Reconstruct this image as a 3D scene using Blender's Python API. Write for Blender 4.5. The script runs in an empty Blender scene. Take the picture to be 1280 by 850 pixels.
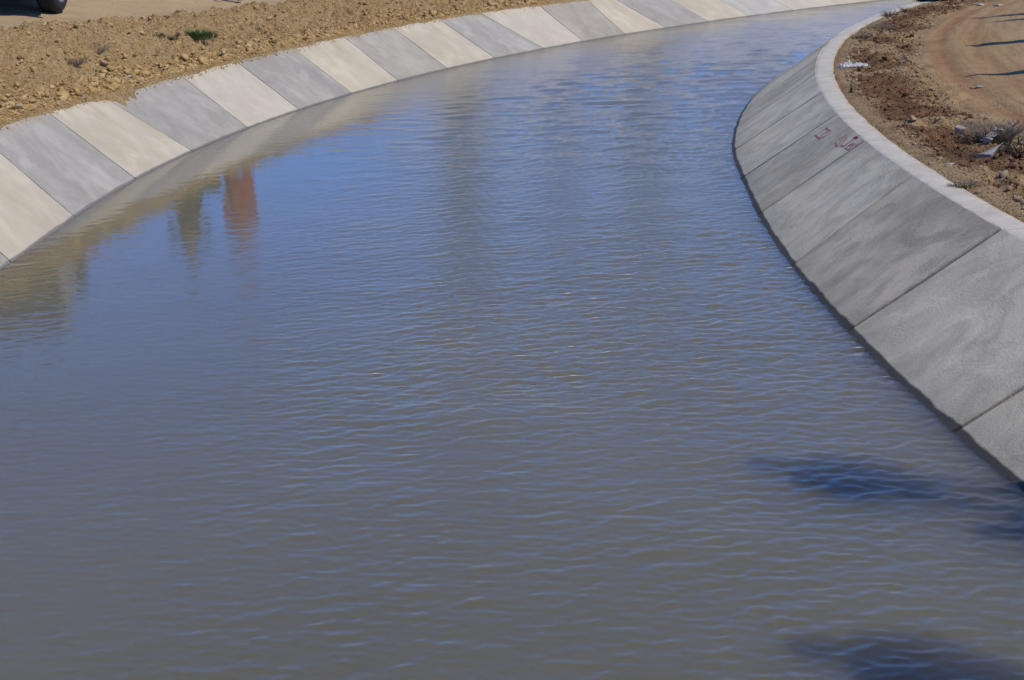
import bpy, bmesh, math, random
import numpy as np
from mathutils import Vector, Matrix

random.seed(7); rng = np.random.default_rng(7)
S = bpy.context.scene
COL = S.collection
R = math.radians

# ------------------------------------------------------------------ survey / camera
HC = 2.5                       # camera height above the water, metres
FPX, PIT, ROL = 2066.5, 0.26068, -0.015275
HT = 0.24736 * HC              # height of the lining's top edge above the water
SUN_EL, SUN_AZ = 54.0, -29.0   # azimuth measured from +X towards +Y

def at(px, py, z):
    """where the line of sight through photo point (px,py) meets height z"""
    x = (px - 640) / FPX; y = -(py - 425) / FPX
    c, s = math.cos(ROL), math.sin(ROL); x, y = c*x - s*y, s*x + c*y
    c, s = math.cos(PIT), math.sin(PIT)
    dx, dy, dz = x, c + y*s, -s + y*c
    t = (z - HC) / dz
    return np.array([dx*t, dy*t, z])

# ------------------------------------------------------------------ noise
def _h(ix, iy, seed):
    ix, iy = np.atleast_1d(ix), np.atleast_1d(iy)
    n = (ix.astype(np.int64)*374761393 + iy.astype(np.int64)*668265263 + seed*974634621) & 0xffffffff
    n = ((n ^ (n >> 13)) * 1274126177) & 0xffffffff
    n = ((n ^ (n >> 16)) * 2246822519) & 0xffffffff
    return (((n ^ (n >> 15)) & 0xffff) / 65535.0)
def vnoise(x, y, seed=0):
    x = np.asarray(x, float); y = np.asarray(y, float)
    ix, iy = np.floor(x), np.floor(y); fx, fy = x-ix, y-iy
    fx = fx*fx*fx*(fx*(fx*6-15)+10); fy = fy*fy*fy*(fy*(fy*6-15)+10)
    a = _h(ix, iy, seed); b = _h(ix+1, iy, seed); c = _h(ix, iy+1, seed); d = _h(ix+1, iy+1, seed)
    r = (a*(1-fx)+b*fx)*(1-fy) + (c*(1-fx)+d*fx)*fy - 0.5
    return r if np.ndim(x) or np.ndim(y) else float(r[0])
def fbm(x, y, seed=0, octs=4, gain=.5):
    t = 0; a = 1; f = 1
    for o in range(octs):
        t = t + a*vnoise(np.asarray(x)*f+o*17.3, np.asarray(y)*f-o*9.1, seed+o); a *= gain; f *= 2.03
    return t
def sstep(a, b, x):
    t = np.clip((np.asarray(x, float)-a)/(b-a), 0, 1); return t*t*(3-2*t)

# ------------------------------------------------------------------ mesh helpers
def make_mesh(name, V, F, mat=None, uv=None, smooth=True, attrs=None):
    V = np.asarray(V, np.float32); me = bpy.data.meshes.new(name)
    if isinstance(F, np.ndarray):
        n, k = F.shape
        me.vertices.add(len(V)); me.vertices.foreach_set('co', V.ravel())
        me.loops.add(n*k); me.loops.foreach_set('vertex_index', F.ravel().astype(np.int32))
        me.polygons.add(n)
        me.polygons.foreach_set('loop_start', np.arange(0, n*k, k, dtype=np.int32))
        me.polygons.foreach_set('loop_total', np.full(n, k, np.int32))
        me.update(calc_edges=True)
    else:
        me.from_pydata([tuple(map(float, v)) for v in V], [], F); me.update()
    me.validate()
    if smooth: me.polygons.foreach_set('use_smooth', np.ones(len(me.polygons), bool))
    if uv is not None:
        l = me.uv_layers.new(name='UVMap'); idx = np.empty(len(me.loops), np.int32)
        me.loops.foreach_get('vertex_index', idx)
        l.data.foreach_set('uv', np.asarray(uv, np.float32)[idx].ravel())
    for k, a in (attrs or {}).items():
        at_ = me.attributes.new(k, 'FLOAT', 'POINT'); at_.data.foreach_set('value', np.asarray(a, np.float32))
    if mat: me.materials.append(mat)
    return me
def link(name, me, parent=None):
    o = bpy.data.objects.new(name, me); COL.objects.link(o)
    if parent: o.parent = parent
    return o
def tag(o, label=None, cat=None, group=None, kind=None):
    if label: o['label'] = label
    if cat: o['category'] = cat
    if group: o['group'] = group
    if kind: o['kind'] = kind
    return o
def empty(name, loc, rz=0):
    o = bpy.data.objects.new(name, None); COL.objects.link(o); o.empty_display_size = .1
    o.location = loc; o.rotation_euler = (0, 0, rz); return o
def grid_faces(nr, nc, base=0):
    i = np.arange(nr-1)[:, None]*nc + np.arange(nc-1)[None, :] + base
    return np.stack([i, i+1, i+nc+1, i+nc], -1).reshape(-1, 4)
class MB:
    """collects shapes into one mesh"""
    def __init__(s): s.V = []; s.F = []
    def add(s, V, F):
        b = len(s.V); s.V += [tuple(v) for v in V]; s.F += [tuple(i+b for i in f) for f in F]
    def box(s, c, d, M=None, taper=1.0):
        x, y, z = [k/2 for k in d]; vs = []
        for zz, t in ((-z, 1), (z, taper)):
            for xx, yy in ((-x, -y), (x, -y), (x, y), (-x, y)):
                v = Vector((xx*t, yy*t, zz)); v = M @ v if M else v; vs.append(v+Vector(c))
        s.add(vs, [(0,3,2,1), (4,5,6,7), (0,1,5,4), (1,2,6,5), (2,3,7,6), (3,0,4,7)])
    def tube(s, pts, rad, n=8, cap=True):
        pts = [Vector(p) for p in pts]; rings = []
        if not hasattr(rad, '__len__'): rad = [rad]*len(pts)
        for i, p in enumerate(pts):
            d = (pts[min(i+1, len(pts)-1)] - pts[max(i-1, 0)]).normalized()
            u = d.cross(Vector((0, 0, 1)) if abs(d.z) < .95 else Vector((1, 0, 0))).normalized(); w = d.cross(u)
            rings.append([p + (u*math.cos(2*math.pi*k/n) + w*math.sin(2*math.pi*k/n))*rad[i] for k in range(n)])
        V = [v for r in rings for v in r]; F = []
        for i in range(len(pts)-1):
            for k in range(n): F.append((i*n+k, i*n+(k+1) % n, (i+1)*n+(k+1) % n, (i+1)*n+k))
        if cap: F += [tuple(range(n))[::-1], tuple((len(pts)-1)*n+k for k in range(n))]
        s.add(V, F)
    def lathe(s, prof, n=32, M=None):
        """prof: (radius, height along local Z)"""
        V = []; F = []
        for r, h in prof:
            for k in range(n):
                v = Vector((r*math.cos(2*math.pi*k/n), r*math.sin(2*math.pi*k/n), h)); V.append(M @ v if M else v)
        for i in range(len(prof)-1):
            for k in range(n): F.append((i*n+k, i*n+(k+1) % n, (i+1)*n+(k+1) % n, (i+1)*n+k))
        s.add(V, F)
    def build(s, name, mat, parent=None, smooth=True, bevel=0):
        me = make_mesh(name, s.V, s.F, mat, smooth=smooth)
        if bevel:
            bm = bmesh.new(); bm.from_mesh(me)
            bmesh.ops.remove_doubles(bm, verts=bm.verts, dist=1e-5)
            ed = [e for e in bm.edges if len(e.link_faces) == 2 and e.calc_face_angle(0) > .5]
            bmesh.ops.bevel(bm, geom=ed, offset=bevel, segments=2, affect='EDGES', profile=.6)
            bm.to_mesh(me); bm.free()
        if smooth: 
            try: me.set_sharp_from_angle(angle=R(40))
            except Exception: pass
        return link(name, me, parent)

# ------------------------------------------------------------------ materials
class NT:
    def __init__(s, name):
        s.m = bpy.data.materials.new(name); s.m.use_nodes = True; s.t = s.m.node_tree
        s.b = s.t.nodes['Principled BSDF']; s.out = s.t.nodes['Material Output']
    def n(s, typ, **kw):
        x = s.t.nodes.new(typ)
        for k, v in kw.items():
            if k in x.inputs.keys(): x.inputs[k].default_value = v
            else: setattr(x, k, v)
        return x
    def l(s, a, b): s.t.links.new(a, b)
    def setin(s, node, key, v):
        i = node.inputs[key]
        if hasattr(v, 'is_linked') or isinstance(v, bpy.types.NodeSocket): s.l(v, i)
        else: i.default_value = v
    def coord(s, kind='Object', scale=(1, 1, 1), loc=(0, 0, 0), rot=(0, 0, 0)):
        c = s.n('ShaderNodeTexCoord'); m = s.n('ShaderNodeMapping')
        m.inputs['Scale'].default_value = scale; m.inputs['Location'].default_value = loc; m.inputs['Rotation'].default_value = rot
        s.l(c.outputs[kind], m.inputs['Vector']); return m.outputs[0]
    def noise(s, vec, scale, detail=4, rough=.55, dist=0, lac=2.0):
        x = s.n('ShaderNodeTexNoise'); x.inputs['Scale'].default_value = scale; x.inputs['Detail'].default_value = detail
        x.inputs['Roughness'].default_value = rough; x.inputs['Distortion'].default_value = dist; x.inputs['Lacunarity'].default_value = lac
        s.l(vec, x.inputs['Vector']); return x.outputs['Fac']
    def ramp(s, fac, stops, interp='LINEAR'):
        x = s.n('ShaderNodeValToRGB'); x.color_ramp.interpolation = interp; e = x.color_ramp.elements
        while len(e) < len(stops): e.new(.5)
        for el, (p, c) in zip(e, stops):
            el.position = p; el.color = (c, c, c, 1) if not hasattr(c, '__len__') else (*c[:3], 1)
        s.l(fac, x.inputs[0]); return x.outputs[0]
    def mix(s, fac, a, b, mode='MIX'):
        x = s.n('ShaderNodeMix'); x.data_type = 'RGBA'; x.blend_type = mode
        for k, v in ((0, fac), (6, a), (7, b)):
            if isinstance(v, bpy.types.NodeSocket): s.l(v, x.inputs[k])
            else: x.inputs[k].default_value = v if k == 0 else (*v[:3], 1)
        return x.outputs[2]
    def math(s, op, a, b=0.0, clamp=False):
        x = s.n('ShaderNodeMath'); x.operation = op; x.use_clamp = clamp
        for k, v in ((0, a), (1, b)):
            if isinstance(v, bpy.types.NodeSocket): s.l(v, x.inputs[k])
            else: x.inputs[k].default_value = v
        return x.outputs[0]
    def attr(s, name):
        x = s.n('ShaderNodeAttribute'); x.attribute_name = name; return x.outputs['Fac']
    def bump(s, h, strength=.5, dist=.01, normal=None):
        x = s.n('ShaderNodeBump'); x.inputs['Strength'].default_value = strength; x.inputs['Distance'].default_value = dist
        s.l(h, x.inputs['Height'])
        if normal is not None: s.l(normal, x.inputs['Normal'])
        return x.outputs[0]
    def done(s, color=None, rough=.9, normal=None, spec=.3, metal=0.0):
        s.b.inputs['Roughness'].default_value = .9
        if color is not None: 
            if isinstance(color, bpy.types.NodeSocket): s.l(color, s.b.inputs['Base Color'])
            else: s.b.inputs['Base Color'].default_value = (*color[:3], 1)
        if isinstance(rough, bpy.types.NodeSocket): s.l(rough, s.b.inputs['Roughness'])
        else: s.b.inputs['Roughness'].default_value = rough
        s.b.inputs['Specular IOR Level'].default_value = spec; s.b.inputs['Metallic'].default_value = metal
        if normal is not None: s.l(normal, s.b.inputs['Normal'])
        return s.m

def plain(name, col, rough=.6, metal=0.0, spec=.4, var=.25, sc=30, bump=0.0):
    t = NT(name); v = t.coord('Object'); n = t.noise(v, sc, 4)
    a = [c*(1-var) for c in col]; b = [min(1, c*(1+var)) for c in col]
    c = t.ramp(n, [(.3, a), (.7, b)])
    nm = t.bump(n, bump, .01) if bump else None
    return t.done(c, rough, nm, spec, metal)

def concrete(name, base, streak, seed, side, amount=.35):
    warm = (1.04, .995, .86) if side == 'far' else (1.30, 1.19, .89)
    base = tuple(a*b for a, b in zip(base, warm)); streak = tuple(a*b for a, b in zip(streak, warm))
    """hand-floated concrete. UV: u metres along the canal, v metres up the slope from the waterline"""
    t = NT(name)
    off = (seed*13.7 % 50, seed*7.3 % 50, 0)
    uv = t.coord('UV'); 
    sk = R((4 if side == 'far' else -14) + (seed*37 % 46) - 23)
    uvs = t.coord('UV', (1.05, .8, 1), off, (0, 0, sk))       # stretched up the slope: trowel sweeps
    uvf = t.coord('UV', (3.2, 2.2, 1), off, (0, 0, sk))
    uvo = t.coord('UV', (1, 1, 1), off)
    n1 = t.noise(uvs, 1.5, 5, .6, 1.1); n2 = t.noise(uvo, 1.7, 7, .62, 1.2); n3 = t.noise(uvf, 1.3, 5, .62, .7); n4 = t.noise(uvo, 70, 4, .65)
    c = t.mix(t.ramp(n1, [(.42, 0), (.58, 1)]), base, streak)
    n5 = t.noise(uvo, .9, 5, .6, .6)
    hi = [min(.9, k*1.22) for k in base]
    c = t.mix(t.math('MULTIPLY', t.ramp(n2, [(.5, 0), (.66, 1)]), .6), c, hi)
    c = t.mix(t.math('MULTIPLY', t.ramp(n2, [(.34, 1), (.46, 0)]), amount*.8), c, [k*.70 for k in base])
    c = t.mix(t.math('MULTIPLY', t.ramp(n3, [(.36, 1), (.52, 0)]), amount*.7), c, [k*.66 for k in base])
    c = t.mix(t.math('MULTIPLY', t.ramp(n4, [(.32, 1), (.46, 0)]), .3), c, [k*.65 for k in base])
    c = t.mix(t.math('MULTIPLY', t.ramp(n5, [(.42, 1), (.54, 0)]), .45 if side == 'near' else .22), c, [k*m for k, m in zip(base, (.70, .68, .64))])
    if side == 'near':
        su = t.n('ShaderNodeSeparateXYZ'); t.l(uv, su.inputs[0])
        je = t.math('ADD', su.outputs['X'], t.math('MULTIPLY', t.math('SUBTRACT', t.noise(t.coord('UV', (1.5, 1.5, 1), off), 5, 6, .7), .5), .34))
        c = t.mix(t.math('MULTIPLY', t.ramp(je, [(.0, 1), (.055, 0)]), .65), c, [k*.52 for k in base])
        pit = t.ramp(t.noise(uvo, 24, 4, .65), [(.29, 1), (.35, 0)])
        c = t.mix(t.math('MULTIPLY', pit, .6), c, [k*.42 for k in base])
    # wet, silty band just above the waterline
    sep = t.n('ShaderNodeSeparateXYZ'); t.l(uv, sep.inputs[0])
    edge = t.math('ADD', sep.outputs['Y'], t.math('MULTIPLY', t.math('SUBTRACT', t.noise(t.coord('UV', (1, .25, 1), off), 2.6, 5, .6), .5), -.055 if side == 'near' else -.03))
    w0, w1 = (.036, .050) if side == 'near' else (.016, .030)
    mr = t.n('ShaderNodeMapRange'); mr.inputs[1].default_value = w0; mr.inputs[2].default_value = w1
    mr.inputs[3].default_value = 1; mr.inputs[4].default_value = 0; t.l(edge, mr.inputs[0])
    wet = mr.outputs[0]
    mr2 = t.n('ShaderNodeMapRange'); mr2.inputs[1].default_value = .09; mr2.inputs[2].default_value = .26
    mr2.inputs[3].default_value = .30 if side == 'near' else .1; mr2.inputs[4].default_value = 0; t.l(edge, mr2.inputs[0])
    c = t.mix(mr2.outputs[0], c, (.30, .28, .20), 'MIX')
    c = t.mix(t.math('MULTIPLY', wet, .9), c, (.030, .028, .022) if side == 'near' else (.17, .155, .125))
    # soil washed down from the top edge
    ds = t.noise(t.coord('UV', (7, .55, 1), off), 1.0, 5, .6, .4)
    te = t.math('ADD', sep.outputs['Y'], t.math('MULTIPLY', t.math('SUBTRACT', ds, .5), 1.1 if side == 'far' else .7))
    c = t.mix(t.math('MULTIPLY', t.ramp(t.math('SUBTRACT', te, .4), [(.48, 0), (.80, 1)]), .42 if side == 'far' else .25), c, (.38, .275, .15))
    # relief: float marks, arcs of the trowel, grit
    comb = t.noise(t.coord('UV', (11, 36, 1), off, (0, 0, R(38))), 1.0, 3, .6, 2.5)
    comb2 = t.noise(t.coord('UV', (40, 10, 1), off, (0, 0, R(20))), 1.0, 3, .6, 2.0)
    comb = t.mix(t.ramp(t.noise(uvo, 2.1, 3), [(.45, 0), (.55, 1)]), comb, comb2)
    msk = t.ramp(t.noise(uvo, 3.6, 4), [(.50, 0), (.64, 1)])
    comb = t.mix(msk, (.5, .5, .5), comb)
    hsum = t.math('ADD', t.math('MULTIPLY', n3, .5), t.math('MULTIPLY', comb, .40 if side == 'near' else .12))
    hsum = t.math('ADD', hsum, t.math('MULTIPLY', n4, .22)); hsum = t.math('ADD', hsum, t.math('MULTIPLY', n2, .8))
    nm = t.bump(hsum, .6 if side == 'near' else .4, .02)
    rough = t.math('SUBTRACT', .9, t.math('MULTIPLY', wet, .12))
    return t.done(c, rough, nm, .3)

def soil(name, cols, extra=None, bump=.8):
    t = NT(name); v = t.coord('Object')
    n1 = t.noise(v, 1.1, 5, .6); n2 = t.noise(v, 9, 6, .65); n3 = t.noise(v, 55, 4, .65); n4 = t.noise(v, 160, 2, .6)
    c = t.ramp(n1, [(.33, cols[0]), (.5, cols[1]), (.68, cols[2])])
    c = t.mix(t.math('MULTIPLY', t.ramp(n2, [(.4, 1), (.56, 0)]), .5), c, cols[3])
    c = t.mix(t.math('MULTIPLY', t.ramp(n3, [(.54, 0), (.7, 1)]), .55), c, cols[4])
    c = t.mix(t.math('MULTIPLY', t.ramp(n4, [(.3, 1), (.45, 0)]), .4), c, cols[3])
    vo = t.n('ShaderNodeTexVoronoi'); vo.inputs['Scale'].default_value = 38; vo.inputs['Randomness'].default_value = 1; t.l(v, vo.inputs['Vector'])
    vo2 = t.n('ShaderNodeTexVoronoi'); vo2.inputs['Scale'].default_value = 95; t.l(v, vo2.inputs['Vector'])
    pk = t.ramp(vo.outputs['Distance'], [(.15, 1), (.5, 0)]); pk2 = t.ramp(vo2.outputs['Distance'], [(.15, 1), (.55, 0)])
    hue = t.n('ShaderNodeSeparateColor'); t.l(vo.outputs['Color'], hue.inputs[0])
    c = t.mix(t.math('MULTIPLY', hue.outputs[0], .5), c, cols[4], 'MIX'); c = t.mix(t.math('MULTIPLY', t.ramp(hue.outputs[1], [(.6, 0), (.9, 1)]), .5), c, cols[3])
    if extra: c = extra(t, c, n2, n3)
    rg = t.attr('smoothness')
    hh = t.math('ADD', t.math('MULTIPLY', n2, .5), t.math('MULTIPLY', n3, .55)); hh = t.math('ADD', hh, t.math('MULTIPLY', n4, .2)); hh = t.math('ADD', hh, t.math('MULTIPLY', pk, .28)); hh = t.math('ADD', hh, t.math('MULTIPLY', pk2, .14))
    hh = t.math('MULTIPLY', hh, t.math('SUBTRACT', 1.0, t.math('MULTIPLY', rg, .8)))
    return t.done(c, .95, t.bump(hh, bump, .05), .15)

# ------------------------------------------------------------------ the canal's lines (x as a function of y, metres)
L_px = [(87,271),(174,224),(243,189),(312,160),(384,137),(436,117),(502,101),(561,86),(616,73),(669,61),(726,52),(784,43),(833,35),(888,27),(946,20),(995,13),(1045,6)]
T_px = [(55,140),(137,121),(222,95),(301,77),(363,60),(430,46),(490,34),(546,24),(607,16),(665,7),(727,0)]
RW_px = [(1280,612),(1188,540),(1060,415),(984,333),(955,269),(927,223),(923,190)]
RI_px = [(1280,305),(1255,287),(1140,220),(1090,176),(1047,143),(1025,115),(1019,93),(1019,75),(1026,59),(1058,38),(1083,25),(1120,10)]
Lp = np.array([at(*p, 0) for p in L_px]); Tp = np.array([at(*p, HT) for p in T_px])
Rp = np.array([at(*p, 0) for p in RW_px]); Ip = np.array([at(*p, HT) for p in RI_px])
YG = np.arange(-14*HC, 60*HC, .02)
def line(P, deg, lo, hi, Rad, base=None):
    c = np.polyfit(P[:, 1], P[:, 0], deg); dc = np.polyder(c)
    sl = np.polyval(dc, np.clip(YG, lo, hi))
    th_hi = math.atan(np.polyval(dc, hi)); 
    th = np.clip(np.arcsin(np.clip(math.sin(th_hi) + (YG-hi)/Rad, -1, .86)), None, R(58))
    sl = np.where(YG > hi, np.tan(th), sl)
    x = np.cumsum(sl)*.02; k = np.argmin(abs(YG-(lo+hi)/2)); x += np.polyval(c, YG[k]) - x[k]
    return lambda y: np.interp(y, YG, x), lambda y: np.interp(y, YG, sl)
XI, SI = line(Ip, 3, 3.4*HC, 11.4*HC, 16*HC)
XR0, SR0 = line(Rp, 2, 2.6*HC, 6.8*HC, 16*HC)
XL, SL = line(Lp, 3, 5.3*HC, 15.5*HC, 18*HC)
XT0, ST0 = line(Tp, 3, 6.2*HC, 12.6*HC, 18*HC)
def XR(y):
    y = np.asarray(y, float); s = SI(y); off = .345*HC
    xo = XI(y) - off*np.sqrt(1+s*s)
    w = sstep(5.6*HC, 6.8*HC, y); return XR0(y)*(1-w) + xo*w
def XT(y):
    y = np.asarray(y, float); s = SL(y); xo = XL(y) - .345*HC*np.sqrt(1+s*s)
    w = sstep(11.6*HC, 12.8*HC, y); w = np.maximum(w, 1-sstep(5.4*HC, 6.4*HC, y)); return XT0(y)*(1-w) + xo*w
CW = .078*HC
def XO(y):
    s = SI(y); return XI(y) + CW*np.sqrt(1+s*s)

# ------------------------------------------------------------------ concrete lining
JOINT = .009
def panel(side, yb0, yb1, yt0, yt1, mat, label, group, seed):
    nu, nv = 26, 22; vs = np.linspace(-.55, 1, nv); V = []; UV = []
    fb, ft = (XL, XT) if side == 'far' else (XR, XI)
    Tn = np.linspace(0, 1, nu)
    for j, v in enumerate(vs):
        jit0 = .004*float(vnoise(j*.7, seed*3.1, 5)); jit1 = .004*float(vnoise(j*.7, seed*5.7, 9))
        yb = yb0 + (yb1-yb0)*Tn; yt = yt0 + (yt1-yt0)*Tn
        y = yb*(1-v) + yt*v; x = fb(yb)*(1-v) + ft(yt)*v
        JW = JOINT+.001 if side == 'far' else .021+.004*((seed*7) % 3); e = np.zeros(nu); e[0] = JW+jit0; e[-1] = -JOINT+jit1
        y = y + e; x = x + e*SL(y)
        z = HT*v + .006*fbm(x*1.7, y*1.7, 40+seed, 3)
        V.append(np.stack([x, y, z], 1)); UV.append(np.stack([yb - yb0 + seed*0, np.full(nu, v*.42*HC)], 1))
    V = np.concatenate(V); UV = np.concatenate(UV); n = nu*nv
    nrm = np.array([.57, -.1, .82]) if side == 'far' else np.array([-.57, .0, .82])
    F = grid_faces(nv, nu)
    if side == 'far': F = F[:, ::-1]
    B = V - nrm*.09
    ring = list(range(nu)) + [r*nu+nu-1 for r in range(1, nv)] + [(nv-1)*nu+c for c in range(nu-2, -1, -1)] + [r*nu for r in range(nv-2, 0, -1)]
    sides = np.array([(ring[i], ring[(i+1) % len(ring)], ring[(i+1) % len(ring)]+n, ring[i]+n) for i in range(len(ring))])
    if side == 'far': pass
    else: sides = sides[:, ::-1]
    V2 = np.concatenate([V, B]); F2 = np.concatenate([F, F[:, ::-1]+n, sides])
    me = make_mesh('concrete_panel', V2, F2, mat, np.concatenate([UV, UV]), smooth=True)
    me.set_sharp_from_angle(angle=R(35))
    o = link('concrete_panel', me)
    return tag(o, label, 'canal lining', group, 'thing')

CREAM = (.50, .445, .35); CREAM2 = (.53, .485, .40); GREY = (.36, .365, .375); GREY2 = (.275, .27, .255); WARM = (.35, .32, .275)
far_mats = {
 'c': [concrete('cream_concrete_%d' % k, b, s, k+1, 'far', .2) for k, (b, s) in enumerate([(CREAM, CREAM2), (CREAM2, (.48, .425, .335)), ((.52, .475, .395), (.55, .52, .455))])],
 'g': [concrete('grey_concrete_%d' % k, b, s, k+11, 'far', .45) for k, (b, s) in enumerate([((.365, .345, .31), (.41, .385, .345)), ((.41, .395, .37), (.335, .32, .30)), ((.345, .33, .31), (.41, .395, .37)), ((.385, .37, .345), (.315, .30, .285))])],
 'w': [concrete('brown_grey_concrete', WARM, (.40, .375, .33), 21, 'far', .3)],
 'p': [concrete('pale_grey_concrete', (.44, .43, .415), (.50, .48, .44), 22, 'far', .3)],
}
far_b = [float(p[1]) for p in Lp]
far_t = [None] + [float(p[1]) for p in Tp]
pitch = .70*HC
far_t[0] = far_t[1] - pitch*.93
# snap the measured joints onto smooth positions
while len(far_t) < len(far_b): far_t.append(far_b[len(far_t)] - .03*HC)
for k in range(5): far_b.insert(0, far_b[0]-pitch*1.02); far_t.insert(0, far_t[0]-pitch*1.02)
for k in range(14): far_b.append(far_b[-1]+pitch*.72); far_t.append(far_t[-1]+pitch*.72)
kinds = ['g', 'c', 'g', 'c', 'c'] + list('gcgcgcgcgcwcgcpc') + list('cpcgcpcgcpcgcp')
kinds[4] = 'c'; kinds[3] = 'g'
far_labels = {
 4: 'cream concrete panel cut by the left edge of the photo, lowest on that side',
 5: 'large mottled grey concrete panel nearest the camera on the far bank, below the rubble',
 6: 'cream concrete panel with clean edges just right of the nearest big grey one',
 7: 'grey panel with swirling darker trowel smears, its top edge under spilled clods',
 8: 'cream panel with a small blue-grey splash at its top edge below the grass tuft',
 9: 'grey panel with a ragged pale strip along its left joint',
 10: 'cream panel with a pale bluish patch near its upper left corner',
 11: 'grey panel with lengthwise streaks directly below the taller red-clad reflection side of the bank',
 12: 'cream panel with a whitish middle, fifth cream one counting from the left edge',
 13: 'grey panel streaked dark along its right side, fifth grey one from the left edge',
 14: 'bright cream panel between a streaked grey panel and the brownish one',
 15: 'brownish grey concrete panel, the only one of that warm tone on the far bank',
 16: 'pale cream panel just right of the brownish grey one',
 17: 'grey panel with two dark diagonal streaks near the top edge of the photo',
 18: 'wide pale cream panel touching the top edge before the bend tightens',
 19: 'pale silvery grey panel just before the far end of the visible far bank',
 20: 'thin sliver of cream panel last before the far bank leaves the picture',
}
far_labels[11] = 'grey panel with lengthwise streaks, fourth grey one counting from the left edge'
ORD = ['first', 'second', 'third', 'fourth', 'fifth', 'sixth', 'seventh', 'eighth', 'ninth', 'tenth', 'eleventh', 'twelfth', 'thirteenth', 'fourteenth', 'fifteenth']
cnt = {'c': 0, 'g': 0, 'w': 0, 'p': 0}
for i in range(3, 29):
    k = kinds[i]; ml = far_mats[k]; m = ml[cnt[k] % len(ml)]; cnt[k] += 1
    lab = far_labels.get(i)
    if not lab: lab = ('%s lining panel beyond the frame on the outer bank, %s past the bend' % ({'c': 'cream', 'g': 'grey', 'p': 'pale grey', 'w': 'brown'}[k], ORD[i-21])) if i > 20 else 'grey lining panel beyond the frame, next to the cut cream one'
    panel('far', far_b[i], far_b[i+1], far_t[i], far_t[i+1], m, lab, 'concrete panels lining the sunlit far bank', i)

near_b = [3.01, 3.78, 4.5, 5.27, 5.99, 6.64, 7.32]
near_t = [2.97, 3.74, 4.51, 5.19, 5.85, 6.53, 7.21]
for k in range(3): near_b.insert(0, near_b[0]-.76); near_t.insert(0, near_t[0]-.76)
for k in range(12): near_b.append(near_b[-1]+.68); near_t.append(near_t[-1]+.68)
near_b = [v*HC for v in near_b]; near_t = [v*HC for v in near_t]
nm = [concrete('floated_concrete_%d' % k, b, s, k+31, 'near', .85) for k, (b, s) in enumerate([
  ((.52, .485, .42), (.43, .405, .355)), ((.57, .54, .48), (.51, .48, .42)), ((.42, .39, .34), (.52, .48, .42)), ((.55, .52, .455), (.59, .555, .49)), ((.46, .43, .38), (.52, .49, .43))])]
near_m = [0, 1, 0, 1, 2, 3, 4, 3, 1, 4, 3, 0, 3, 1, 4, 3, 1, 4, 3, 1, 4]
near_labels = {
 2: 'rough grey panel in the lower right corner with combed trowel marks',
 3: 'widest pale grey panel at the right edge with fan-shaped trowel scratches',
 4: 'dark grey panel with a swirling smear, below the widest pale stretch of coping',
 5: 'pale grey panel with chipped dots along its lower joint, between the dark and painted panels',
 6: 'grey panel with red painted arrow and marks near its top corner',
 7: 'pale smooth panel just beyond the one with red paint',
 8: 'narrow foreshortened grey panel where the waterline turns upright',
 9: 'foreshortened pale panel second beyond the upright turn of the waterline',
 10: 'dark streaky sliver of panel below the inward kink of the coping',
 11: 'thin pale sliver of panel where the coping starts to bend away',
 12: 'last visible sliver of the near lining before the coping hides it',
}
near_panels = []
for i in range(0, len(near_b)-1):
    lab = near_labels.get(i) or ('unseen near-bank lining panel hidden behind the coping, %s round the bend' % ORD[i-13] if i > 12 else 'near-bank lining panel below the frame, %s one out' % ORD[i])
    near_panels.append(panel('near', near_b[i], near_b[i+1], near_t[i], near_t[i+1], nm[near_m[i]], lab, 'concrete panels lining the near bank', 50+i))

# coping along the top of the near bank
def coping_mat():
    t = NT('coping_concrete'); uv = t.coord('UV'); v = t.coord('Object')
    n1 = t.noise(v, 5, 5, .6); n2 = t.noise(v, 70, 3, .6); n3 = t.noise(t.coord('UV', (3, .6, 1)), 5, 4, .6, 1.5)
    c = t.ramp(n1, [(.3, (.48, .43, .32)), (.6, (.60, .545, .41))])
    c = t.mix(t.math('MULTIPLY', t.ramp(n2, [(.3, 1), (.5, 0)]), .3), c, (.36, .34, .30))
    c = t.mix(t.math('MULTIPLY', t.ramp(n3, [(.58, 0), (.7, 1)]), .5), c, (.42, .37, .30))
    sep = t.n('ShaderNodeSeparateXYZ'); t.l(uv, sep.inputs[0])
    e = t.math('ADD', sep.outputs['Y'], t.math('MULTIPLY', t.math('SUBTRACT', t.noise(t.coord('UV', (1, .3, 1)), 7, 5, .65), .5), -.11))
    mr = t.n('ShaderNodeMapRange'); mr.inputs[1].default_value = .012; mr.inputs[2].default_value = .020; mr.inputs[3].default_value = 1; mr.inputs[4].default_value = 0
    t.l(e, mr.inputs[0]); c = t.mix(mr.outputs[0], c, (.40, .395, .375))
    e2 = t.math('ADD', sep.outputs['Y'], t.math('MULTIPLY', t.math('SUBTRACT', t.noise(uv, 9, 4, .6), .5), .16))
    mr2 = t.n('ShaderNodeMapRange'); mr2.inputs[1].default_value = CW-.05; mr2.inputs[2].default_value = CW; mr2.inputs[3].default_value = 0; mr2.inputs[4].default_value = .6
    t.l(e2, mr2.inputs[0]); c = t.mix(mr2.outputs[0], c, (.40, .29, .18))
    return t.done(c, .9, t.bump(t.math('ADD', t.math('MULTIPLY', n1, 1.0), t.math('MULTIPLY', n2, .25)), .4, .015), .3)
COP = coping_mat()
cj = [near_t[0], near_t[2], near_t[4], near_t[6], near_t[8], near_t[10], near_t[12]+.2, near_t[14], near_t[16], near_t[18], near_t[20], near_t[20]+4, near_t[20]+8]
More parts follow.
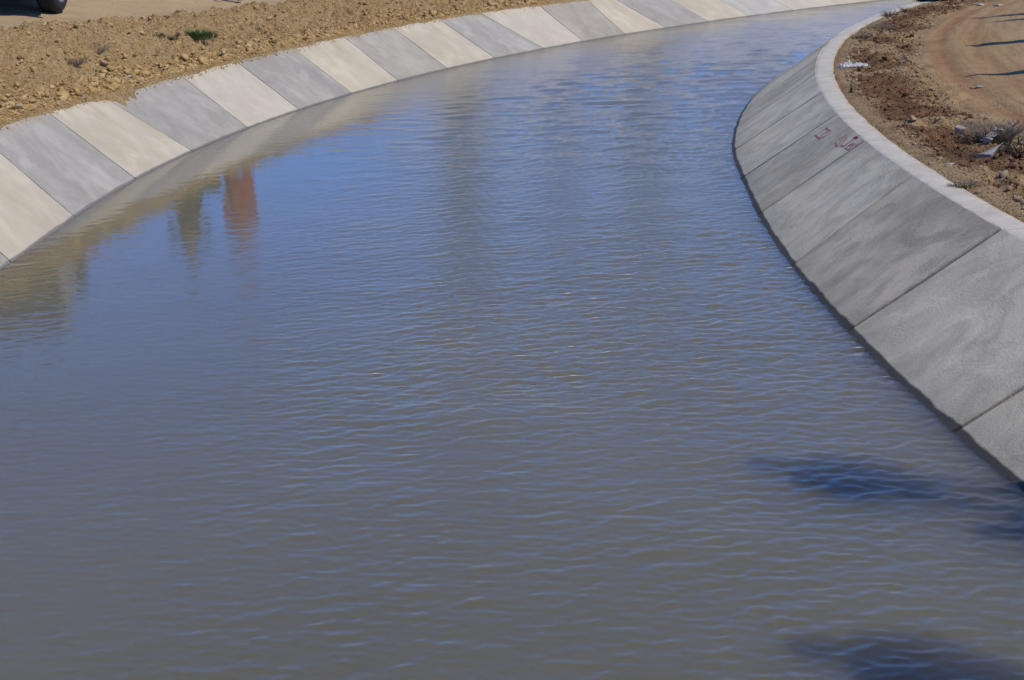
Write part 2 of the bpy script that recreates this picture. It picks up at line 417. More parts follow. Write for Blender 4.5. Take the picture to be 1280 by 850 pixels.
cop_labels = ['whitish coping block nearest the camera below the frame', 'broad whitish coping block at the right edge above the pale panel',
 'whitish coping block above the dark swirled panel', 'coping block streaked with soil above the red painted arrow', 'coping block in the inward kink beside the white plastic litter',
 'coping block bending away beside the dark brown clods', 'slim coping block beyond the dark open joint', 'faraway coping block ending at the top edge',
 'hidden coping block first past the frame', 'hidden coping block second past the frame', 'hidden coping block third past the frame', 'hidden coping block fourth past the frame']
for i in range(len(cj)-1):
    y = np.linspace(cj[i]+.005, cj[i+1]-.005, 30); V = []; UV = []
    prof = [(0, -.14), (0, .006), (.008, .014), (.5, .016), (1-.008/CW*1, .014), (1, .006), (1, -.14)]
    prof = [(0, -.14), (0, -.010), (.03, -.005), (.25, .001), (.7, .007), (.95, .007), (1, .001), (1, -.14)]
    s = SI(y); nrm = np.stack([1/np.sqrt(1+s*s), -s/np.sqrt(1+s*s)], 1)
    for (f, dz) in prof:
        wob = .010*fbm(y*3.3, f*3+y*0, 71, 3)
        off = f*CW + wob*(1 if f in (0, 1) else .3) - (.004 if f == 0 else 0)
        px = XI(y) + nrm[:, 0]*off; py = y + nrm[:, 1]*off
        V.append(np.stack([px, py, np.full_like(y, HT+dz) + .006*fbm(px*3, py*3, 72, 3)*(.3 if f < .1 else 1)], 1)); UV.append(np.stack([y, np.full_like(y, f*CW)], 1))
    n = len(y); F = grid_faces(len(prof), n)[:, ::-1].tolist()
    F += [[k*n for k in range(len(prof))], [k*n+n-1 for k in range(len(prof))][::-1]]
    me = make_mesh('coping_block', np.concatenate(V), F, COP, np.concatenate(UV)); me.set_sharp_from_angle(angle=R(35))
    bm = bmesh.new(); bm.from_mesh(me); bmesh.ops.recalc_face_normals(bm, faces=bm.faces); bm.to_mesh(me); bm.free()
    tag(link('coping_block', me), cop_labels[i], 'coping', 'coping blocks along the near bank', 'thing')

# dark bed under the lining (shows in the open joints)
bed = plain('joint_filler', (.03, .027, .024), .95)
yb = np.arange(-8*HC, 24*HC, .25)
rows = []
for (f, z) in (('T', HT-.05), ('L', -.05), ('Lb', -1.0), ('Rb', -1.0), ('R', -.05), ('I', HT-.05)):
    dz = HT/(.345*HC)
    x = {'T': XT(yb)-.0, 'L': XL(yb), 'Lb': XL(yb)+.9/dz, 'Rb': XR(yb)-.9/dz, 'R': XR(yb), 'I': XI(yb)}[f]
    rows.append(np.stack([x, yb, np.full_like(yb, z)], 1))
me = make_mesh('canal_bed', np.concatenate(rows), grid_faces(len(rows), len(yb))[:, ::-1], bed, smooth=False)
tag(link('canal_bed', me), 'dark bed of the canal under the concrete lining', 'canal bed', kind='structure')

# red paint on the near lining
paint = NT('red_spray_paint'); pn = paint.noise(paint.coord('Object'), 45, 4, .6)
paint = paint.done(paint.ramp(pn, [(.38, (.42, .085, .085)), (.64, (.46, .27, .24))]), .8, None, .2)
def on_slope(px, py):
    """point of the near lining seen at photo point"""
    lo, hi = 0.0, HT
    best = None
    for z in np.linspace(0, HT, 400):
        p = at(px, py, z); y = p[1]; v = z/HT
        xs = XR(y)*(1-v) + XI(y)*v
        d = abs(p[0]-xs)
        if best is None or d < best[0]: best = (d, p)
    p = best[1]; p[2] += .006*float(fbm(np.array(p[0]*1.7), np.array(p[1]*1.7), 40+56, 3)); return p
def zg(a, b): return (1012+a/17.78, 155+b/17.78)
pp = near_panels[6]
def strokes(name, segs, w):
    m = MB(); N = np.array([-.57, .03, .82])
    for seg in segs:
        P = [on_slope(*zg(*q)) + N*.0018 for q in seg]
        for a, b in zip(P[:-1], P[1:]):
            d = b-a; L = np.linalg.norm(d); d = d/max(L, 1e-6); side = np.cross(N, d); side /= np.linalg.norm(side)
            k = max(2, int(L/.03)); pts = [a + (b-a)*i/k for i in range(k+1)]
            V = []; 
            for i, p in enumerate(pts):
                ww = .85*w*(.7+.9*random.random()*.6)
                V += [p+side*ww/2-d*.004*(i == 0), p-side*ww/2-d*.004*(i == 0)]
            m.add(V, [(2*i, 2*i+1, 2*i+3, 2*i+2) for i in range(k)])
    return m
m = strokes('red', [[(125, 250), (222, 330)], [(205, 215), (390, 100)], [(210, 315), (300, 215), (440, 150)], [(222, 330), (350, 275), (465, 170)], [(360, 90), (475, 165)]], .016)
m.build('red_paint_mark', paint, pp, smooth=False)['label'] = 'faded red spray-painted box-like mark'
m = strokes('red', [[(575, 425), (690, 320), (840, 240)], [(590, 490), (720, 370), (850, 285)], [(575, 425), (590, 490), (640, 500)], [(640, 500), (740, 420), (830, 330)], [(700, 480), (770, 510)],
      [(790, 535), (900, 460), (985, 430)], [(850, 570), (950, 500), (985, 430)], [(790, 535), (850, 570), (900, 570)], [(830, 500), (930, 470)], [(1000, 470), (1035, 455), (1080, 500)]], .018)
m.build('red_paint_mark', paint, pp, smooth=False)['label'] = 'faded red spray-painted characters beside the arrow'
m = strokes('red', [[(745, 515), (860, 425), (1000, 330)]], .022)
N = np.array([-.57, .03, .82])
tri = [on_slope(*zg(*q)) + N*.0022 for q in ((965, 325), (1010, 285), (1135, 245), (1085, 300), (1050, 345))]
m.add(tri, [(0, 1, 2, 3, 4)])
ARROW = plain('crimson_spray_paint', (.27, .03, .05), .8, var=.3, sc=60)
m.build('red_paint_arrow', ARROW, pp, smooth=False)['label'] = 'darker red painted arrow pointing up the slope'

# ------------------------------------------------------------------ earth: far bank
def g_far(y): return HC*np.interp(y/HC, [5, 6.9, 9.1, 12, 16], [.52, .495, .405, .38, .37])
def oc_far(y): return HC*np.interp(y/HC, [5, 6.9, 9.1, 12], [.34, .35, .44, .46])
def far_ground(y, o, detail=True):
    """height of the far bank at distance o outside the lining's top edge"""
    g, oc = g_far(y), oc_far(y)
    t = np.clip(o/oc, 0, 1); rise = t*.75 + .25*sstep(0, 1, t) - .10*np.sin(t*np.pi)
    z = HT + (g-HT)*rise
    z = z + (.515*HC-g)*sstep(.6, 2.4, o-oc)*(1-sstep(60, 90, y))
    z = np.where(o < 0, HT + o*HT/((XL(y)-XT(y))/np.sqrt(1+SL(y)**2)), z)
    lap = sstep(-.035, .02, o + .022*fbm(y*3.6, y*0+3, 91, 4) + .11*np.exp(-((y-17.25)/.38)**2)*(1+fbm(y*9, y*0, 92, 2)))          # spill over the lining's edge
    z = z - .03 + .06*lap
    if detail:
        slope = sstep(.0, .16, o)*(1-sstep(oc*.95, oc*1.35, o))
        s = SL(y); X = XT(y) - o; 
        z = z + slope*(.11*fbm(X*2.2, y*2.2, 3, 3) + .10*np.abs(fbm(X*6, y*6, 13, 3)) + .075*fbm(X*13, y*13, 23, 3) + .03*fbm(X*26, y*26, 24, 2))
        road = sstep(oc*.95, oc*1.4, o)
        z = z + road*(.05*fbm(X*.8, y*.8, 33, 4) + .006*fbm(X*9, y*9, 43, 3))
    return z
def pos_far(y, o):
    s = SL(y); k = np.sqrt(1+s*s); return XT(y) - o/k, y + o*s/k
ys = np.concatenate([np.arange(-20, 10.5, .5), np.arange(10.5, 34, .03), np.arange(34, 60, .4), np.arange(60, 150, 6)])
os_ = np.concatenate([np.arange(-.22, 2.0, .025), np.arange(2.0, 6, .08), 6*1.14**np.arange(0, 30)])
Y, O_ = np.meshgrid(ys, os_, indexing='ij')
X_, Y_ = pos_far(Y, O_); Z_ = far_ground(Y, O_)
oc = oc_far(Y)
smooth_ = sstep(oc*.95, oc*1.4, O_).ravel()
def far_extra(t, c, n2, n3):
    sm = t.attr('smoothness')
    road = t.mix(t.ramp(t.noise(t.coord('Object'), 2.5, 5, .6), [(.35, 0), (.65, 1)]), (.39, .275, .145), (.45, .33, .185))
    return t.mix(t.math('MULTIPLY', sm, .85), c, road)
soil_far = soil('pale_ochre_soil', [(.43, .262, .088), (.49, .318, .116), (.52, .352, .146), (.24, .135, .052), (.57, .43, .245)], far_extra, .9)
me = make_mesh('embankment', np.stack([X_.ravel(), Y_.ravel(), Z_.ravel()], 1), grid_faces(len(ys), len(os_)), soil_far, attrs={'smoothness': smooth_})
tag(link('embankment', me), 'loose ochre earth bank and track above the sunlit lining', 'embankment', kind='structure')

# earth: near bank
RUT = .49*HC
def near_ground(x, y, detail=True):
    o = (x - XO(y))/np.sqrt(1+SI(y)**2)
    z = HT - .035 + .045*sstep(-.06, .06, o + .10*fbm(y*3.1, y*0+1, 95, 4)) 
    clod = sstep(.08, .35, o)*(1-sstep(.75, 1.05, o + .35*fbm(x*1.1, y*1.1, 61, 3)))
    z = z + .135*np.clip(o-.95, 0, None)*(1-0*o) * (1/(1+.02*np.clip(o, 0, None)**2))
    if detail:
        z = z + clod*(.05*np.abs(fbm(x*3, y*3, 7, 3)) + .06*fbm(x*8, y*8, 17, 3) + .03*fbm(x*20, y*20, 27, 2))
        z = z + .012*fbm(x*2, y*2, 37, 4)*sstep(0, .2, o) + .010*fbm(x*14, y*14, 47, 2)*sstep(0, .1, o)*(1-.6*sstep(1, 1.3, o))
        for r, d in ((RUT, .012), (RUT+.42, .005)):
            u = (o-r+.05*fbm(y*1.5, y*0, 57, 3))/.10
            z = z - d*np.exp(-u*u) + d*.7*np.exp(-(u-1.7)**2) + d*.5*np.exp(-(u+1.7)**2)
    return z
ys = np.concatenate([np.arange(-20, 6, .5), np.arange(6, 34, .035), np.arange(34, 60, .5), np.arange(60, 150, 6)])
os_ = np.concatenate([np.arange(-.05, 3.2, .028), np.arange(3.2, 8, .09), 8*1.14**np.arange(0, 24)])
Y, O_ = np.meshgrid(ys, os_, indexing='ij')
X_ = XO(Y) + O_*np.sqrt(1+SI(Y)**2); Z_ = near_ground(X_, Y)
fb = fbm(X_*1.3, Y*1.3, 77, 4)
dark = sstep(.10, .32, O_+.25*fb)*(1-sstep(.55, .95, O_ + .5*fb)); dark = dark*sstep(-.32, -.02, fbm(X_*2.6, Y*2.6, 87, 3))
u = (O_-RUT+.05*fbm(Y*1.5, Y*0, 57, 3))/.13; rut = np.exp(-u*u)*(.6+.8*fbm(X_*2, Y*2, 8, 3)) + .35*np.exp(-((O_-RUT-.42)/.1)**2)
rut = np.clip(rut, 0, 1)
road = sstep(.85, 1.15, O_ + .3*fb)
pale = sstep(1.7, 2.6, O_ + .5*fb)
def near_extra(t, c, n2, n3):
    c = t.mix(t.math('MULTIPLY', t.attr('smoothness'), .8), c, t.mix(t.ramp(t.noise(t.coord('Object', (1, 3, 1)), 2.2, 5, .6), [(.35, 0), (.65, 1)]), (.40, .262, .105), (.46, .315, .143)))
    c = t.mix(t.math('MULTIPLY', t.attr('pale'), .6), c, (.44, .32, .18))
    sx = t.n('ShaderNodeSeparateXYZ'); t.l(t.coord('Object'), sx.inputs[0]); cx_ = t.n('ShaderNodeCombineXYZ'); t.l(t.math('MULTIPLY', t.attr('off'), 13.0), cx_.inputs[0]); t.l(t.math('MULTIPLY', sx.outputs['Y'], .55), cx_.inputs[1])
    stn = t.noise(cx_.outputs[0], 1.0, 5, .6, .3)
    c = t.mix(t.math('MULTIPLY', t.math('MULTIPLY', t.ramp(stn, [(.40, 1), (.54, 0)]), t.attr('smoothness')), .62), c, (.27, .14, .062))
    c = t.mix(t.math('MULTIPLY', t.math('MULTIPLY', t.ramp(stn, [(.56, 0), (.68, 1)]), t.attr('smoothness')), .5), c, (.50, .36, .20))
    c = t.mix(t.math('MULTIPLY', t.attr('rut'), .75), c, (.30, .125, .048))
    c = t.mix(t.math('MULTIPLY', t.attr('dark'), .8), c, t.mix(t.ramp(n2, [(.4, 0), (.6, 1)]), (.085, .036, .017), (.20, .10, .046)))
    return c
soil_near = soil('red_brown_soil', [(.37, .225, .085), (.42, .275, .115), (.45, .31, .145), (.20, .105, .040), (.49, .37, .20)], near_extra, .8)
me = make_mesh('dirt_track', np.stack([X_.ravel(), Y.ravel(), Z_.ravel()], 1), grid_faces(len(ys), len(os_))[:, ::-1], soil_near,
               attrs={'smoothness': (road*.65).ravel(), 'dark': dark.ravel(), 'rut': rut.ravel(), 'pale': pale.ravel(), 'off': O_.ravel()})
tag(link('dirt_track', me), 'red brown dirt track with a curved rut behind the coping', 'dirt track', kind='structure')
# wide plain under everything, out to the horizon
me = make_mesh('ground', [(-1500, -1500, -1.3), (1500, -1500, -1.3), (1500, 1500, -1.3), (-1500, 1500, -1.3)], [(0, 1, 2, 3)], plain('plain_earth', (.36, .26, .15), .95, sc=.05), smooth=False)
tag(link('ground', me), 'flat ochre plain reaching the horizon', 'ground', kind='structure')

# low hills along the horizon
th = np.linspace(R(-25), R(205), 160); hr = np.array([300, 380, 470, 600.]); A_, H_ = np.meshgrid(th, hr, indexing='ij')
prof = np.array([0, .62, 1, .55])
HZ = -1.3 + prof[None, :]*(25 + 22*fbm(A_*6, H_*.004, 880, 5)+ 6*fbm(A_*40, H_*.02, 881, 3))
me = make_mesh('hills', np.stack([(H_*np.cos(A_)).ravel(), (H_*np.sin(A_)).ravel(), HZ.ravel()], 1), grid_faces(160, 4), plain('scrub_hills', (.06, .062, .042), .95, var=.4, sc=.03))
tag(link('hills', me), 'low scrubby hills along the horizon', 'hills', kind='structure')

# ------------------------------------------------------------------ loose clods
def ico(sub):
    bm = bmesh.new(); bmesh.ops.create_icosphere(bm, subdivisions=sub, radius=1)
    V = np.array([v.co[:] for v in bm.verts]); F = np.array([[v.index for v in f.verts] for f in bm.faces]); bm.free(); return V, F
ICO1, ICO2, ICO3 = ico(1), ico(2), ico(3)
def rock_shape(src, seed, rough=.35):
    V, F = src; r = np.random.default_rng(seed); V = V.copy()
    for _ in range(13):                                  # chop facets off
        n = r.normal(size=3); n /= np.linalg.norm(n); d = V @ n; c = r.uniform(.38, .8)
        V -= np.outer(np.clip(d-c, 0, None), n)
    sc = 2.2; nz = fbm(V[:, 0]*sc+seed, V[:, 1]*sc+V[:, 2]*1.7, seed, 3) + .5*fbm(V[:, 0]*7+V[:, 2]*5, V[:, 1]*7-V[:, 2]*3, seed+4, 2)
    V *= (1 + rough*.9*nz[:, None])
    V *= 1.25
    return V*np.array([1, r.uniform(.65, 1), r.uniform(.5, .85)]), F
def rand_rot(r):
    q = r.normal(size=4); q /= np.linalg.norm(q); w, x, y, z = q
    return np.array([[1-2*(y*y+z*z), 2*(x*y-z*w), 2*(x*z+y*w)], [2*(x*y+z*w), 1-2*(x*x+z*z), 2*(y*z-x*w)], [2*(x*z-y*w), 2*(y*z+x*w), 1-2*(x*x+y*y)]])
protos = [rock_shape(ICO1, k, .3) for k in range(8)] 
protos2 = [rock_shape(ICO2, 100+k, .22) for k in range(8)]
def clods(name, P, size, mat, label, smooth=False):
    V = []; F = []; b = 0; r = np.random.default_rng(len(P))
    for p, s in zip(P, size):
        v, f = (protos2 if s > .02 else protos)[r.integers(8)]
        V.append((v @ rand_rot(r).T)*s*np.array([1, 1, .8]) + p + np.array([0, 0, s*.18])); F.append(f+b); b += len(v)
    me = make_mesh(name, np.concatenate(V), np.concatenate(F), mat, smooth=smooth)
    return tag(link(name, me), label, 'loose soil', kind='stuff')
def clod_mat(name, cols):
    t = NT(name); v = t.coord('Object'); n1 = t.noise(v, 14, 3); n2 = t.noise(v, 90, 4, .6)
    c = t.ramp(n1, [(.3, cols[0]), (.5, cols[1]), (.7, cols[2])]); c = t.mix(t.math('MULTIPLY', t.ramp(n2, [(.35, 1), (.55, 0)]), .4), c, [k*.6 for k in cols[0]])
    return t.done(c, .95, t.bump(n2, .6, .01), .15)
n = 26000
yy = 11 + 20*rng.random(n)**1.15
oc = oc_far(yy); u = rng.random(n)
oo = np.where(u < .34, rng.exponential(.16, n)+.0, rng.random(n)*1.15*oc)
oo = np.where(u > .95, oc + rng.random(n)*2.5, oo)
px, py = pos_far(yy, oo); pz = far_ground(yy, oo)
size = np.clip(rng.lognormal(-4.95, .68, n), .0035, .055)
size = np.where(oo < .25, size*1.6, size); size = np.where(oo < .04, np.minimum(size*.8, .014), size); size = np.where(oo > oc*1.1, np.minimum(size*.7, .016), size)
m_ = 2200; ya = 11+20*rng.random(m_)**1.1; oa = rng.normal(.0, .028, m_); ax, ay = pos_far(ya, oa); az = np.maximum(far_ground(ya, oa), HT + np.minimum(oa, 0)*.75 + .002)
px, py, pz = np.append(px, ax), np.append(py, ay), np.append(pz, az); size = np.append(size, np.clip(rng.lognormal(-4.8, .45, m_), .004, .022))
clods('soil_clods', np.stack([px, py, pz], 1), size, clod_mat('ochre_clods', [(.32, .19, .066), (.49, .322, .122), (.60, .45, .225)]), 'loose ochre clods and stones on the far earth bank')
n = 15000
yy = 7 + 24*rng.random(n); u = rng.random(n)
oo = np.where(u < .6, .12+.75*rng.random(n), rng.random(n)*1.0); oo = np.where(u > .955, 1.0+rng.random(n)*2.2, oo)
px = XO(yy)+oo*np.sqrt(1+SI(yy)**2); pz = near_ground(px, yy)
size = np.clip(rng.lognormal(-4.8, .6, n), .004, .045); size = np.where(oo > 1.0, np.minimum(size*.5, .014), size); size = np.where(oo < .12, size*.6, size)
P = np.stack([px, yy, pz], 1); dk = (oo > .18) & (oo < .9) & (fbm(px*2.6, yy*2.6, 87, 3) > -.16)
clods('soil_clods', P[dk], size[dk], clod_mat('brown_clods', [(.075, .034, .017), (.16, .08, .038), (.30, .175, .09)]), 'dark red-brown clods heaped in a row beside the coping')
clods('soil_clods', P[~dk], size[~dk], clod_mat('tan_clods', [(.26, .165, .085), (.36, .25, .14), (.46, .36, .24)]), 'tan crumbs of soil scattered along the coping and the track')

# ------------------------------------------------------------------ water
y0, y1 = 2.0, 40.0
ymesh = [y0]
while ymesh[-1] < y1: ymesh.append(ymesh[-1] + max(.006, ymesh[-1]**2/(HC*FPX)*.85))
ymesh = np.array(ymesh); ncol = 640
Tn = np.linspace(0, 1, ncol)
xl, xr = XL(ymesh)-.12, XR(ymesh)+.12
WX = xl[:, None] + (xr-xl)[:, None]*Tn; WY = np.repeat(ymesh[:, None], ncol, 1)
dyg = np.gradient(ymesh)[:, None]; dxg = ((xr-xl)/ncol)[:, None]
WZ = np.zeros_like(WX)
wr = np.random.default_rng(21)
gust = .74 + .8*fbm(WX*.35, WY*.22, 201, 3) + .35*fbm(WX*1.1, WY*.8, 202, 2)
calm = 1-.90*(1-sstep(1.3, 3.8, WX-XL(WY)))*(.45+.55*sstep(6.2, 9.0, WY))*(1-sstep(19, 26, WY))           # sheltered water along the far bank
amp_map = np.clip(gust, .42, 1.3)*calm
def waves(n, lam0, lam1, slope, mean, spread, mask):
    global WZ
    acc = np.zeros_like(WX)
    for i in range(n):
        lam = lam0*(lam1/lam0)**((i+wr.random())/n); th = R(mean + spread*wr.normal())
        k = 2*math.pi/lam; kx, ky = k*math.cos(th), k*math.sin(th)
        a = slope*math.sqrt(2/n)/k
        f = np.clip((2.9/(np.abs(kx)*dxg + np.abs(ky)*dyg + 1e-6) - 1.05)/.8, 0, 1)
        # slow wander of phase keeps crests short
        ph = 2*math.pi*wr.random() + 2.2*fbm(WX*.55+i*3.1, WY*.55-i*1.7, 300+i % 5, 2)
        acc += a*f*np.sin(kx*WX + ky*WY + ph)
    sd = max(1e-6, float(np.std(acc[:len(acc)//2]))); acc = acc + .18*acc*np.abs(acc)/sd*(acc > 0)      # peaked crests, flat troughs
    WZ += acc*mask
waves(12, .5, 1.4, .009, 84, 26, amp_map)
waves(30, .09, .27, .044, 101, 22, amp_map*(1+.5*sstep(9, 18, WY)))
waves(36, .05, .12, .080, 103, 34, amp_map*(1+.5*sstep(6, 14, WY)))
waves(26, .26, .60, .055, 98, 28, sstep(13, 22, WY)*sstep(.8, 2.6, WX-XL(WY)))
nearb = np.exp(-np.clip(XR(WY)-WX, 0, None)/1.9)
waves(20, .06, .17, .055, 142, 12, nearb)
waves(14, .06, .17, .042, 62, 12, nearb)
WZ = WZ - .012*np.maximum(0, -WZ/.02)*0
wsx, wsy = WX, WY
V = np.stack([WX.ravel(), WY.ravel(), WZ.ravel()], 1); F = grid_faces(len(ymesh), ncol)
# plain stretches before and after
def strip(ya):
    a = XL(ya)-.12; b = XR(ya)+.12; T5 = np.linspace(0, 1, 12)
    X = a[:, None]+(b-a)[:, None]*T5; return np.stack([X.ravel(), np.repeat(ya, 12), np.zeros(X.size)], 1)
yb1 = np.linspace(-18, ymesh[0], 30); yb2 = np.linspace(ymesh[-1], 120, 60)
Va, Vb = strip(yb1), strip(yb2)
F = np.concatenate([F, grid_faces(30, 12, len(V)), grid_faces(60, 12, len(V)+len(Va))]); V = np.concatenate([V, Va, Vb])
t = NT('silty_water'); v = t.coord('Object')
c = t.ramp(t.noise(t.coord('Object', (.35, .2, 1)), 1.0, 3), [(.35, (.108, .099, .060)), (.65, (.121, .111, .069))])
vb = t.coord('Object', (1, 2.0, 1), (0, 0, 0), (0, 0, R(8)))
r1 = t.noise(vb, 11, 3, .6, .4); r2 = t.noise(vb, 34, 3, .6, .3)
hh = t.math('ADD', t.math('MULTIPLY', r1, .75), t.math('MULTIPLY', r2, .30))
gm = t.attr('ripple')
nmw = t.bump(t.math('MULTIPLY', hh, gm), .10, .05)
t.b.inputs['Subsurface Weight'].default_value = 1.0; t.b.inputs['Subsurface Scale'].default_value = 3.5; t.b.inputs['Subsurface Radius'].default_value = (1, .9, .7)
t.done(c, 1.0, None, 0.0)
fr = t.n('ShaderNodeFresnel'); fr.inputs['IOR'].default_value = 1.333; t.l(nmw, fr.inputs['Normal'])
gl = t.n('ShaderNodeBsdfGlossy'); gl.inputs['Roughness'].default_value = .03; gl.inputs['Color'].default_value = (1, 1, 1, 1); t.l(nmw, gl.inputs['Normal'])
mx = t.n('ShaderNodeMixShader'); t.l(fr.outputs[0], mx.inputs[0]); t.l(t.b.outputs[0], mx.inputs[1]); t.l(gl.outputs[0], mx.inputs[2]); t.l(mx.outputs[0], t.out.inputs[0])
WATER = t.m
rip = np.concatenate([(amp_map*(1+.8*calm*sstep(8, 22, WY)+2.2*sstep(14, 26, WY)*sstep(.5, 2.2, WX-XL(WY)))).ravel(), np.full(len(Va)+len(Vb), .8)])
me = make_mesh('water', V, F, WATER, attrs={'ripple': rip})
tag(link('water', me), 'rippled silty blue-grey water of the curving canal', 'water', kind='structure')

# ------------------------------------------------------------------ plants
def leaf_mat(name, col, var=.4): return plain(name, col, .7, spec=.25, var=var, sc=9)
GRASS, DRYG, TWIG, LEAF, DARKLEAF, BARK = leaf_mat('grass_green', (.095, .165, .045)), leaf_mat('dry_stalks', (.17, .14, .075)), plain('grey_twigs', (.27, .205, .145), .9), leaf_mat('leaf_green', (.045, .065, .03)), leaf_mat('cypress_green', (.035, .055, .025)), plain('bark', (.16, .12, .085), .95)
def blades(n, r, hgt, seed, lean=.5, w=.006):
    q = random.Random(seed); m = MB()
    for _ in range(n):
        a = q.random()*6.28; d = r*math.sqrt(q.random()); x, y = d*math.cos(a), d*math.sin(a)
        h = hgt*(.5+.6*q.random())*(1-.35*d/r); b = a+q.uniform(-.9, .9); L = lean*h*(.4+q.random()*.9)
        dx, dy = math.cos(b), math.sin(b); sx, sy = -dy*w*q.uniform(.6, 1.2), dx*w*q.uniform(.6, 1.2)
        V = []
        for t_, ww in ((0, 1), (.4, .85), (.75, .55), (1, .08)):
            px, py, pz = x+dx*L*t_*t_, y+dy*L*t_*t_, h*(t_-.18*t_*t_)-.01
            V += [(px-sx*ww, py-sy*ww, pz), (px+sx*ww, py+sy*ww, pz)]
        m.add(V, [(0, 1, 3, 2), (2, 3, 5, 4), (4, 5, 7, 6)])
    return m
def twigs(n, r, hgt, seed, rad=.003):
    q = random.Random(seed); m = MB()
    for _ in range(n):
        a = q.random()*6.28; L = hgt*(.5+.6*q.random()); sp = r*(.3+.8*q.random())
        x, y = .25*r*math.cos(a), .25*r*math.sin(a); pts = []
        k1, k2 = q.uniform(-.5, .5), q.uniform(-.5, .5)
        for t_ in (0, .35, .7, 1):
            pts.append((x+math.cos(a+k1*t_)*sp*t_, y+math.sin(a+k2*t_)*sp*t_, L*(t_-.25*t_*t_)*(1.15)))
        m.tube(pts, [rad, rad*.8, rad*.6, rad*.35], 4, False)
        for j in range(3):
            t0 = q.choice(pts[1:3]); b = q.random()*6.28; l2 = L*.3
            m.tube([t0, (t0[0]+math.cos(b)*l2*.6, t0[1]+math.sin(b)*l2*.6, t0[2]+l2*q.uniform(.1, .9))], [rad*.6, rad*.3], 3, False)
    return m
def far_at(px, py):
    """first point of the far bank along the line of sight through a photo point"""
    zs = np.linspace(2.2, HT-.02, 1600); P = np.array([at(px, py, z) for z in zs])
    y = P[:, 1].copy()
    for _ in range(12): y = .4*y + .6*(P[:, 1] + (P[:, 0]-XT(y))*SL(y))      # foot of the normal on the lining's edge
    o = (XT(y)-P[:, 0])*np.sqrt(1+SL(y)**2)
    g = np.where(o > -.03, far_ground(y, np.maximum(o, -.03)), -9)
    k = int(np.argmax(g >= zs)) if (g >= zs).any() else int(np.argmin(np.abs(g-zs)))
    return Vector(P[k])
def near_at(px, py):
    z = HT+.03
    for _ in range(30):
        p = at(px, py, z); z = .5*z + .5*float(near_ground(np.array(p[0]), np.array(p[1])))
    return Vector(at(px, py, z))

p = far_at(247, 48); g = empty('grass_tuft', p); tag(g, 'bright green grass tuft, the largest green clump on the earth bank', 'grass tuft', 'green tufts on the earth bank')
blades(420, .17, .19, 3, .9, .006).build('grass_blades', GRASS, g, smooth=False); blades(50, .21, .15, 4, .9, .004).build('dry_stalks', DRYG, g, smooth=False)
for (q, r_, h_, lab, s_) in (((199, 46), .05, .06, 'tiny green sprout left of the large grass tuft', 5), ((214, 49), .05, .06, 'small olive sprout just beside the large grass tuft', 6), ((262, 46), .06, .09, 'thin greyish weed touching the right side of the large grass tuft', 8)):
    g = empty('grass_tuft', far_at(*q)); tag(g, lab, 'grass tuft', 'green tufts on the earth bank')
    blades(70, r_*1.4, h_*1.5, s_, .8, .005).build('grass_blades', LEAF, g, smooth=False)
for (q, r_, h_, n_, lab, s_) in (((95, 84), .10, .11, 90, 'small dry grey-purple bush casting a dark shadow on the earth bank', 11), ((123, 67), .12, .11, 70, 'faded dry bush higher on the earth bank, the hazier of two', 12)):
    g = empty('dry_bush', far_at(*q)); tag(g, lab, 'dry bush', 'dry bushes on the earth bank'); twigs(n_, r_, h_, s_, .0025).build('twigs', TWIG, g, smooth=False)
p = near_at(1246, 178); g = empty('dry_bush', p); tag(g, 'dry twiggy grey-green bush behind the pointed rock at the right edge', 'dry bush')
twigs(260, .24, .19, 21, .0022).build('twigs', TWIG, g, smooth=False); blades(120, .26, .16, 22, .8, .005).build('green_sprigs', LEAF, g, smooth=False)
p = near_at(1276, 196); g = empty('dry_bush', p); tag(g, 'dark tangle of dry roots cut by the right edge of the photo', 'dry bush')
twigs(110, .20, .11, 23, .003).build('twigs', plain('dark_roots', (.05, .035, .025), .95), g, smooth=False)
p = near_at(1064, 116); g = empty('seedling', p); tag(g, 'single thin dark green seedling standing upright between coping and clods', 'seedling')
m = MB(); m.tube([(0, 0, -.02), (.004, 0, .08), (0, .004, .11), (.008, 0, .15)], [.006, .006, .005, .002], 6); m.build('stem', GRASS, g)
blades(9, .02, .12, 31, .35, .006).build('leaves', DARKLEAF, g, smooth=False)
for (q, n_, h_, r_, lab, s_) in (((1196, 165), 0, 0, 0, '', 0),): pass
for (q, r_, h_, lab, s_) in (((1205, 233), .10, .05, 'low olive weed patch close to the coping at the right', 41), ((1112, 20), .16, .12, 'dry tufted weed on the coping edge near the far bend', 42), ((1133, 15), .12, .10, 'small brown weed second from the far end of the coping', 43), ((1098, 36), .16, .12, 'grey dry weed beside the open coping joint', 44), ((1077, 48), .14, .10, 'pale dry weed spreading nearest the coping kink', 45), ((1108, 38), .15, .11, 'dark dry weed on the track side of the grey one', 46)):
    g = empty('weed', near_at(*q)); tag(g, lab, 'weed', 'dry weeds beside the coping'); blades(110, r_, h_, s_, .9, .005).build('stalks', DRYG, g, smooth=False)
    twigs(25, r_, h_, s_+100, .003).build('twigs', TWIG, g, smooth=False)

